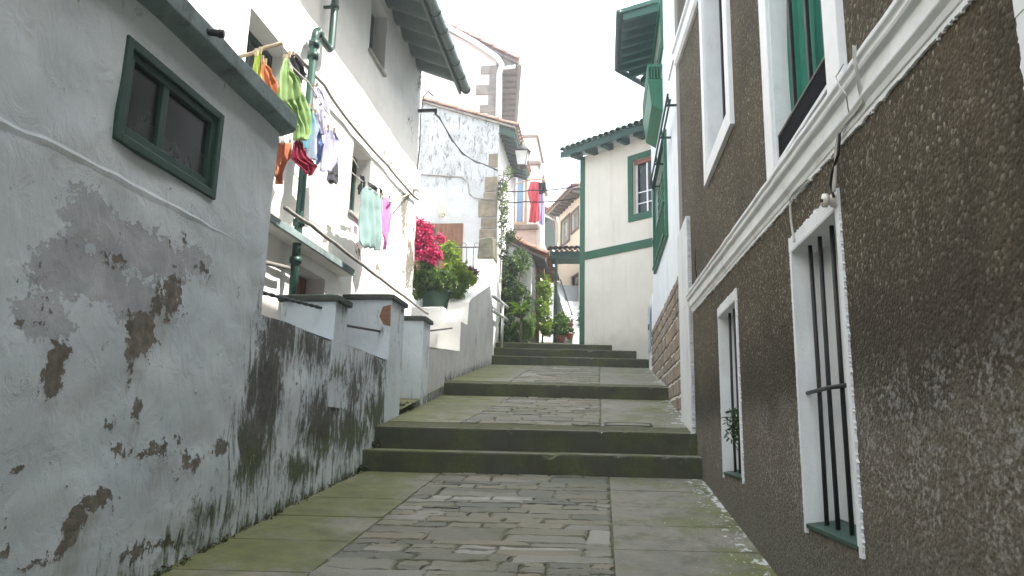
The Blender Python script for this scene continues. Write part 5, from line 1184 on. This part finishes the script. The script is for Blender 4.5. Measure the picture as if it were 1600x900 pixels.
# eave
mb = MB(); ex = .36
mb.hexa([(ex, 12.1, 7.62), (1.2, 12.1, 7.86), (1.2, 15.1, 7.86), (ex, 14.2, 7.62), (ex, 12.1, 7.70), (6, 12.1, 9.3), (6, 15.1, 9.3), (ex, 14.2, 7.70)])
rf = mb.build('roof', 'soffit_green', wh)
mb = MB()
for k in range(9):
    y = 12.15+k*.31; x0 = ex+.04 if y < 14.1 else ex+.04+(y-14.1)*.85
    mb.hexa([(x0, y, 7.50), (1.05, y, 7.66), (1.05, y+.10, 7.66), (x0, y+.10, 7.50), (x0, y, 7.64), (1.05, y, 7.82), (1.05, y+.10, 7.82), (x0, y+.10, 7.64)])
mb.build('rafters', 'soffit_green', rf)
mb = MB(); mb.tube([(ex-.03, 12.1, 7.64), (ex-.03, 14.22, 7.64), (.98, 15.0, 7.64)], .06, 10); mb.build('gutter', 'gutter', rf)
# rubble stone base
sb = MB(); mortar = MB(); ztop = 2.08
RW.box(mortar, 8.9, 14.5, .2, ztop, .0, .05); mo = mortar.build('stone_base', 'warmwhite', wh)
v = .35
while v < ztop-.05:
    h = random.uniform(.14, .24); h = min(h, ztop-v); u = 8.92
    while u < 14.45:
        wd = random.uniform(.18, .42); wd = min(wd, 14.48-u)
        if wd > .06:
            g = random.uniform(.012, .022); pts = []
            c4 = [(u+g, v+g), (u+wd-g, v+g), (u+wd-g, v+h-g), (u+g, v+h-g)]
            for i in range(4):
                (ax, ay), (bx_, by_) = c4[i], c4[(i+1) % 4]
                for j in range(2): t = j/2; pts.append((ax+(bx_-ax)*t+random.uniform(-.012, .012), ay+(by_-ay)*t+random.uniform(-.012, .012)))
            tn = random.random(); n = len(pts); cu = sum(p[0] for p in pts)/n; cvv = sum(p[1] for p in pts)/n
            vs_ = [RW.p(*p, .05) for p in pts]+[RW.p(cu+(p[0]-cu)*.86, cvv+(p[1]-cvv)*.86, .068+random.uniform(0, .01)) for p in pts]
            sb.add(vs_, [(i, (i+1) % n, n+(i+1) % n, n+i) for i in range(n)]+[tuple(range(n, 2*n))], False, tn)
        u += wd
    v += h
sb.build('stones', 'rubble', mo)
gd = thing('cabinet', 'small white cupboard with a blue grey door standing at the top right of the steps', 'cabinet', (1.0, 15.0, 1.4))
mb = MB(); mb.hexa([(.99, 14.72, 1.2), (1.3, 14.72, 1.2), (1.3, 15.5, 1.2), (.99, 15.5, 1.2), (1.03, 14.72, 2.9), (1.3, 14.72, 2.9), (1.3, 15.5, 2.95), (1.03, 15.5, 2.95)]); mb.build('cabinet_body', 'white_clean', gd, bevel=.02)
mb = MB(); mb.box(.975, .993, 14.85, 15.4, 1.75, 2.7); mb.build('door', 'bluegrey', gd, bevel=.01)
mb = MB(); mb.tube([(.965, 14.95, 2.3), (.965, 14.95, 2.18)], .018, 8); mb.build('handle', 'iron', gd)

# ================================================================== RIGHT: BROWN PEBBLEDASH HOUSE
br = thing('brown_house', 'brown pebbledash house with white window trims, barred windows and white string course on the right', 'building', (3, 2, -1))
big = (3.0, 3.72, -.38, .95); sml = (5.30, 6.08, -.25, 1.0); upn = (5.25, 6.33, 2.42, 4.25); bal = (2.93, 3.90, 1.50, 2.80); nxt = (.95, 1.62, -.4, .98)
E_ = 8.9
mb = MB(); RB.wall(mb, -7, E_-.35, -1.6, 7.65, [big, sml, upn, bal, nxt], .30)
mb.build('wall', 'pebble', br)
mb = MB(); RB.wall(mb, E_-.35, E_, -1.6, 7.65); solid_box(mb, .975, 7, -7, E_, -1.6, 7.65, 'x0'); mb.build('side_wall', 'smoothgrey', br)
def reveals(h, dep, name='window_reveal', mat='reveal', t=.006, bottom=None):
    a, b, c, d = h; mb = MB()
    RB.box(mb, a+.001, a+t, c, d, -dep, .012); RB.box(mb, b-t, b-.001, c, d, -dep, .012); RB.box(mb, a+t, b-t, d-t, d-.001, -dep, .012)
    o = mb.build(name, mat, br)
    mb = MB(); mb.hexa([RB.p(a+t, c-.03, -dep), RB.p(b-t, c-.03, -dep), RB.p(b-t, c-.016, .012), RB.p(a+t, c-.016, .012), RB.p(a+t, c+.03, -dep), RB.p(b-t, c+.03, -dep), RB.p(b-t, c+.004, .012), RB.p(a+t, c+.004, .012)])
    return o, mb
for h, dep in ((big, .17), (sml, .15), (nxt, .17)):
    o, sm_ = reveals(h, dep); sm_.build('window_sill', 'dgreen' if h is not nxt else 'white', o, bevel=.004)
    mb = MB(); RB.box(mb, h[0]+.008, h[1]-.008, h[2]+.03, h[3]-.008, -dep+.002, -dep+.03)
    RB.box(mb, (h[0]+h[1])/2-.006, (h[0]+h[1])/2+.006, h[2]+.03, h[3]-.01, -dep+.03, -dep+.036); mb.build('shutter_board', 'reveal', br)
    mb = MB(); T = .036; d0, d1 = -.004, .010
    ragged(RB, mb, h[0]-T, h[0]+.001, h[2]-.04, h[3]+.001, d0, d1, 'left'); ragged(RB, mb, h[1]-.001, h[1]+T, h[2]-.04, h[3]+.001, d0, d1, 'right'); ragged(RB, mb, h[0]-T, h[1]+T, h[3]+.002, h[3]+.07, d0, d1+.002, 'top', .009)
    mb.build('window_trim', 'white', br)
def bars(h, us, zc, d=-.045, r=.0105):
    for u in us:
        mb = MB(); mb.tube([RB.p(u, h[2]-.0, d), RB.p(u, (h[2]+h[3])/2, d+random.uniform(-.004, .004)), RB.p(u, h[3], d)], r, 8); mb.build('window_bar', 'iron', br)
    mb = MB(); mb.tube([RB.p(h[0], zc-.006, d+.016), RB.p((h[0]+h[1])/2, zc+.004, d+.016), RB.p(h[1], zc, d+.016)], r*.95, 8); mb.build('cross_bar', 'iron', br)
bars(big, [3.06, 3.24, 3.42, 3.58], .235); bars(sml, [5.46, 5.66, 5.86], .22); bars(nxt, [1.1, 1.27, 1.44], .23)
# upper windows
for h, T, nm in ((upn, .15, 0), (bal, .16, 1)):
    mb = MB(); RB.box(mb, h[0]-T, h[0]+.001, h[2]-(T if nm == 0 else .12), h[3]+T, -.003, .035); RB.box(mb, h[1]-.001, h[1]+T, h[2]-(T if nm == 0 else .12), h[3]+T, -.003, .035)
    RB.box(mb, h[0]+.001, h[1]-.001, h[3], h[3]+T, -.003, .035)
    if nm == 0: RB.box(mb, h[0]+.001, h[1]-.001, h[2]-T, h[2], -.003, .036)
    mb.build('window_trim', 'white_clean', br, bevel=.005)
    o, sm_ = reveals(h, .26, mat='white'); sm_.build('window_sill', 'white', o)
wn = window(RB, br, upn[0]+.008, upn[1]-.008, upn[2]+.03, upn[3]-.008, .18, 'iron', 'glass', .05, mull=(5.79,))
mb = MB(); RB.box(mb, upn[0]+.06, upn[0]+.10, upn[2]+.5, upn[3]-.1, -.14, -.11); RB.box(mb, upn[0]+.02, upn[0]+.4, 3.35, 3.40, -.12, -.09); mb.build('sash_bar', 'white_clean', wn)
window(RB, br, bal[0]+.008, bal[1]-.008, bal[2]+.03, bal[3]-.008, .24, 'white_clean', 'glass', .06, mull=(3.41,))
mb = MB(); nU = 60; nV = 12; uA, uB = bal[0]+.02, bal[1]-.03
for i in range(nU+1):
    u = uA+(uB-uA)*i/nU
    for j in range(nV+1):
        v = bal[2]+.06+(bal[3]-bal[2]-.08)*j/nV; d = -.075+.020*math.sin(u*34+.3*math.sin(v*4))+.008*math.sin(u*80+v*3)
        mb.v.append(tuple(RB.p(u, v, d)))
for i in range(nU):
    for j in range(nV): mb.f.append((i*(nV+1)+j, (i+1)*(nV+1)+j, (i+1)*(nV+1)+j+1, i*(nV+1)+j+1)); mb.sm.append(True); mb.tint.append(0.)
tag(mb.build('curtain', 'curtain', solid=.004, fixn=False), 'dark green canvas curtain behind the black bars of the upper right window', 'curtain')
for u in [RB.px(x_, 60, -.02)[0] for x_ in (1236, 1262, 1290)]:
    mb = MB(); RB.box(mb, u-.017, u+.017, bal[2]+.1, bal[3], -.030, -.012); mb.build('window_bar', 'iron', br, bevel=.003)
mb = MB(); RB.box(mb, bal[0]+.012, bal[1]-.05, bal[2]+.008, bal[2]+.125, -.06, .012); ty = mb.build('balcony_tray', 'black_matt', br, bevel=.004)
mb = MB(); RB.box(mb, bal[0]+.012, bal[1]-.05, bal[2]+.126, bal[2]+.136, -.06, .014); mb.build('tray_rim', 'smoothgrey', ty)
# string course (runs slightly out of level)
def course(pts_u, ztop, prof, name, mat='white', j=.0):
    mb = MB(); vs_ = []; n = len(prof)
    for u in pts_u:
        for d, dz in prof: vs_.append(RB.p(u, ztop(u)+dz+j*mnoise.noise(Vector((u*6, dz*9, 0))), d+j*mnoise.noise(Vector((u*5, dz*7, 3)))))
    fs = [(i*n+k, i*n+(k+1) % n, (i+1)*n+(k+1) % n, (i+1)*n+k) for i in range(len(pts_u)-1) for k in range(n)]+[tuple(range(n)), tuple((len(pts_u)-1)*n+k for k in range(n))]
    mb.add(vs_, fs); return mb.build(name, mat, br, bevel=.004)
zs = lambda u: 1.302+.030*u
course([-7]+list(np.arange(0, 7.8, .15))+[7.83], zs, [(-.003, 0), (.055, -.004), (.070, -.014), (.070, -.034), (.056, -.042), (.056, -.055), (.064, -.062), (.058, -.075), (.038, -.086), (.038, -.150), (.020, -.168), (.014, -.192), (-.003, -.192)], 'string_course', j=.004)
mb = MB()
n = 1000
for i in range(n):
    u0 = 1.+6.8*i/n; u1 = 1.+6.8*(i+1)/n; z0, z1 = zs(u0)-.188, zs(u1)-.188; a = max(0, .007*mnoise.noise(Vector((u0*60, 3, 0)))+.012*mnoise.noise(Vector((u0*13, 0, 0)))+.012*random.random()**8)
    mb.hexa([RB.p(u0, z0-.02-a, -.003), RB.p(u1, z1-.02-a, -.003), RB.p(u1, z1-.02-a, .010), RB.p(u0, z0-.02-a, .010), RB.p(u0, z0, -.003), RB.p(u1, z1, -.003), RB.p(u1, z1, .010), RB.p(u0, z0, .010)])
mb.build('paint_edge', 'white', br)
course(list(np.linspace(6.55, 8.6, 8)), lambda u: 4.50+.2*(u-6.76), [(-.003, 0), (.08, -.01), (.08, -.06), (.055, -.08), (.055, -.22), (.03, -.25), (-.003, -.25)], 'cornice')
mb = MB()   # white pilaster strip at the end of the brown house
for (a, b, c, d) in ((7.85, 8.75, -.2, 1.45), (7.85, 8.75, 1.45, 2.42)): RB.box(mb, a, b, c, d, .0, .045)
ragged(RB, mb, 7.80, 7.852, -.2, 2.40, .0, .04, 'left', .01)
mb.build('pilaster', 'reveal', br, bevel=.012)
# cables on the brown wall
def rp(x, y, d=.06): return RB.p(*RB.px(x, y, d), d)
cable('wall_cable', 'grey cable bundle draped over the white string course down to the porcelain insulator', [rp(1336, 72, .074), rp(1338, 100, .068), rp(1344, 135, .045), rp(1349, 162, .025), rp(1330, 182, .02), rp(1312, 208, .03), rp(1307, 235, .03), rp(1306, 270, .03), rp(1304, 300, .03)], .0045, 'cable_w', 0, 5, tw=1)
cable('wall_cable', 'second dark cable hanging in a loop beside the porcelain insulator', [rp(1312, 208, .03), rp(1310, 240, .035), rp(1300, 270, .035), rp(1297, 290, .035), rp(1303, 308, .03)], .006, 'cable', 0, 5)
cable('wall_cable', 'thin white cable dropping from the string course to the big barred window', [rp(1262, 280, .02), rp(1240, 300, .02), rp(1234, 310, .02), rp(1236, 345, .02), rp(1241, 378, .02)], .006, 'cable_w', 0, 5)
cable('wall_cable', 'thin grey wire looped over the string course below the green curtain window', [rp(1318, 100, .085), rp(1306, 120, .085), rp(1312, 135, .085), rp(1322, 147, .08), rp(1326, 175, .05)], .0028, 'cable_w', 0, 5)
cable('wall_cable', 'short black wire end standing out above the far end of the string course', [rp(1087, 390, .01), rp(1086, 410, .03), rp(1088, 432, .01)], .006, 'cable', 0, 4)
cable('wall_cable', 'white cable clipped up the end corner between brown and white houses', [RB.p(*RB.px(1061, 75, .03), .03), RB.p(*RB.px(1052, 95, .03), .03), RB.p(*RB.px(1045, 125, .03), .03)], .012, 'cable_w', 0, 4)
ins = thing('insulator', 'cream porcelain cable insulator on the wall above the big barred window', 'insulator', rp(1309, 312, 0))
mb = MB(); c = rp(1309, 313, .0); 
mb.tube([c, c+Vector((-.025, 0, 0)), c+Vector((-.028, 0, 0)), c+Vector((-.04, 0, 0)), c+Vector((-.043, 0, 0)), c+Vector((-.06, 0, 0))], [.03, .03, .02, .02, .03, .028], 14); mb.build('spool', 'porcelain', ins)
mb = MB(); mb.tube([c, c+Vector((-.07, 0, 0))], .008, 8); mb.build('bolt', 'iron', ins)
plant('weed', 'small green weed growing through the bars of the farther barred window', 'plant', RB.p(5.55, .02, -.02),
      [('foliage', 'leaf_dark', [((RB.p(5.55, .12, .0).x, 5.52, .10, .06, .09, .14), 150, .06, dict(asp=.18, shell=.0))])], [([RB.p(5.6, -.22, -.1), RB.p(5.56, 0, -.05), RB.p(5.55, .15, .0)], .004)])

# moss tufts along the wall foot
mb = MB()
for (y, n_, s_) in [(8.3, 260, .06), (8.55, 260, .07), (8.75, 200, .05), (7.35, 150, .05), (7.0, 60, .03)]:
    leaves(mb, (-2.30 if y < 8 else -2.33-.1*random.random(), y, gz(-2.3, y)+.03 if not 7.22 < y < 7.6 else -.12, .07, .13, s_), n_, .035, shell=.1)
for k in range(60):
    y = random.uniform(3.0, 7.0); leaves(mb, (-2.31, y, gz(-2.31, y)+.006, .03, .06, .018), 14, .02, shell=.1)
mb.build('moss', 'moss', fixn=False, kind='stuff')

# added scattering volume, stands in for glare washing out the far houses
mb = MB(); mb.box(-72, 72, -42, 112, -4, 18)
hz = mb.build('glare_haze', 'white', kind='stuff'); hm = bpy.data.materials.new('glare_haze_air'); hm.use_nodes = True
ht = hm.node_tree; ht.nodes.remove(ht.nodes['Principled BSDF']); pv = ht.nodes.new('ShaderNodeVolumePrincipled')
pv.inputs['Color'].default_value = (.95, .97, 1, 1); pv.inputs['Density'].default_value = .0065; pv.inputs['Anisotropy'].default_value = .3
ht.links.new(pv.outputs[0], ht.nodes['Material Output'].inputs['Volume']); hz.data.materials[0] = hm
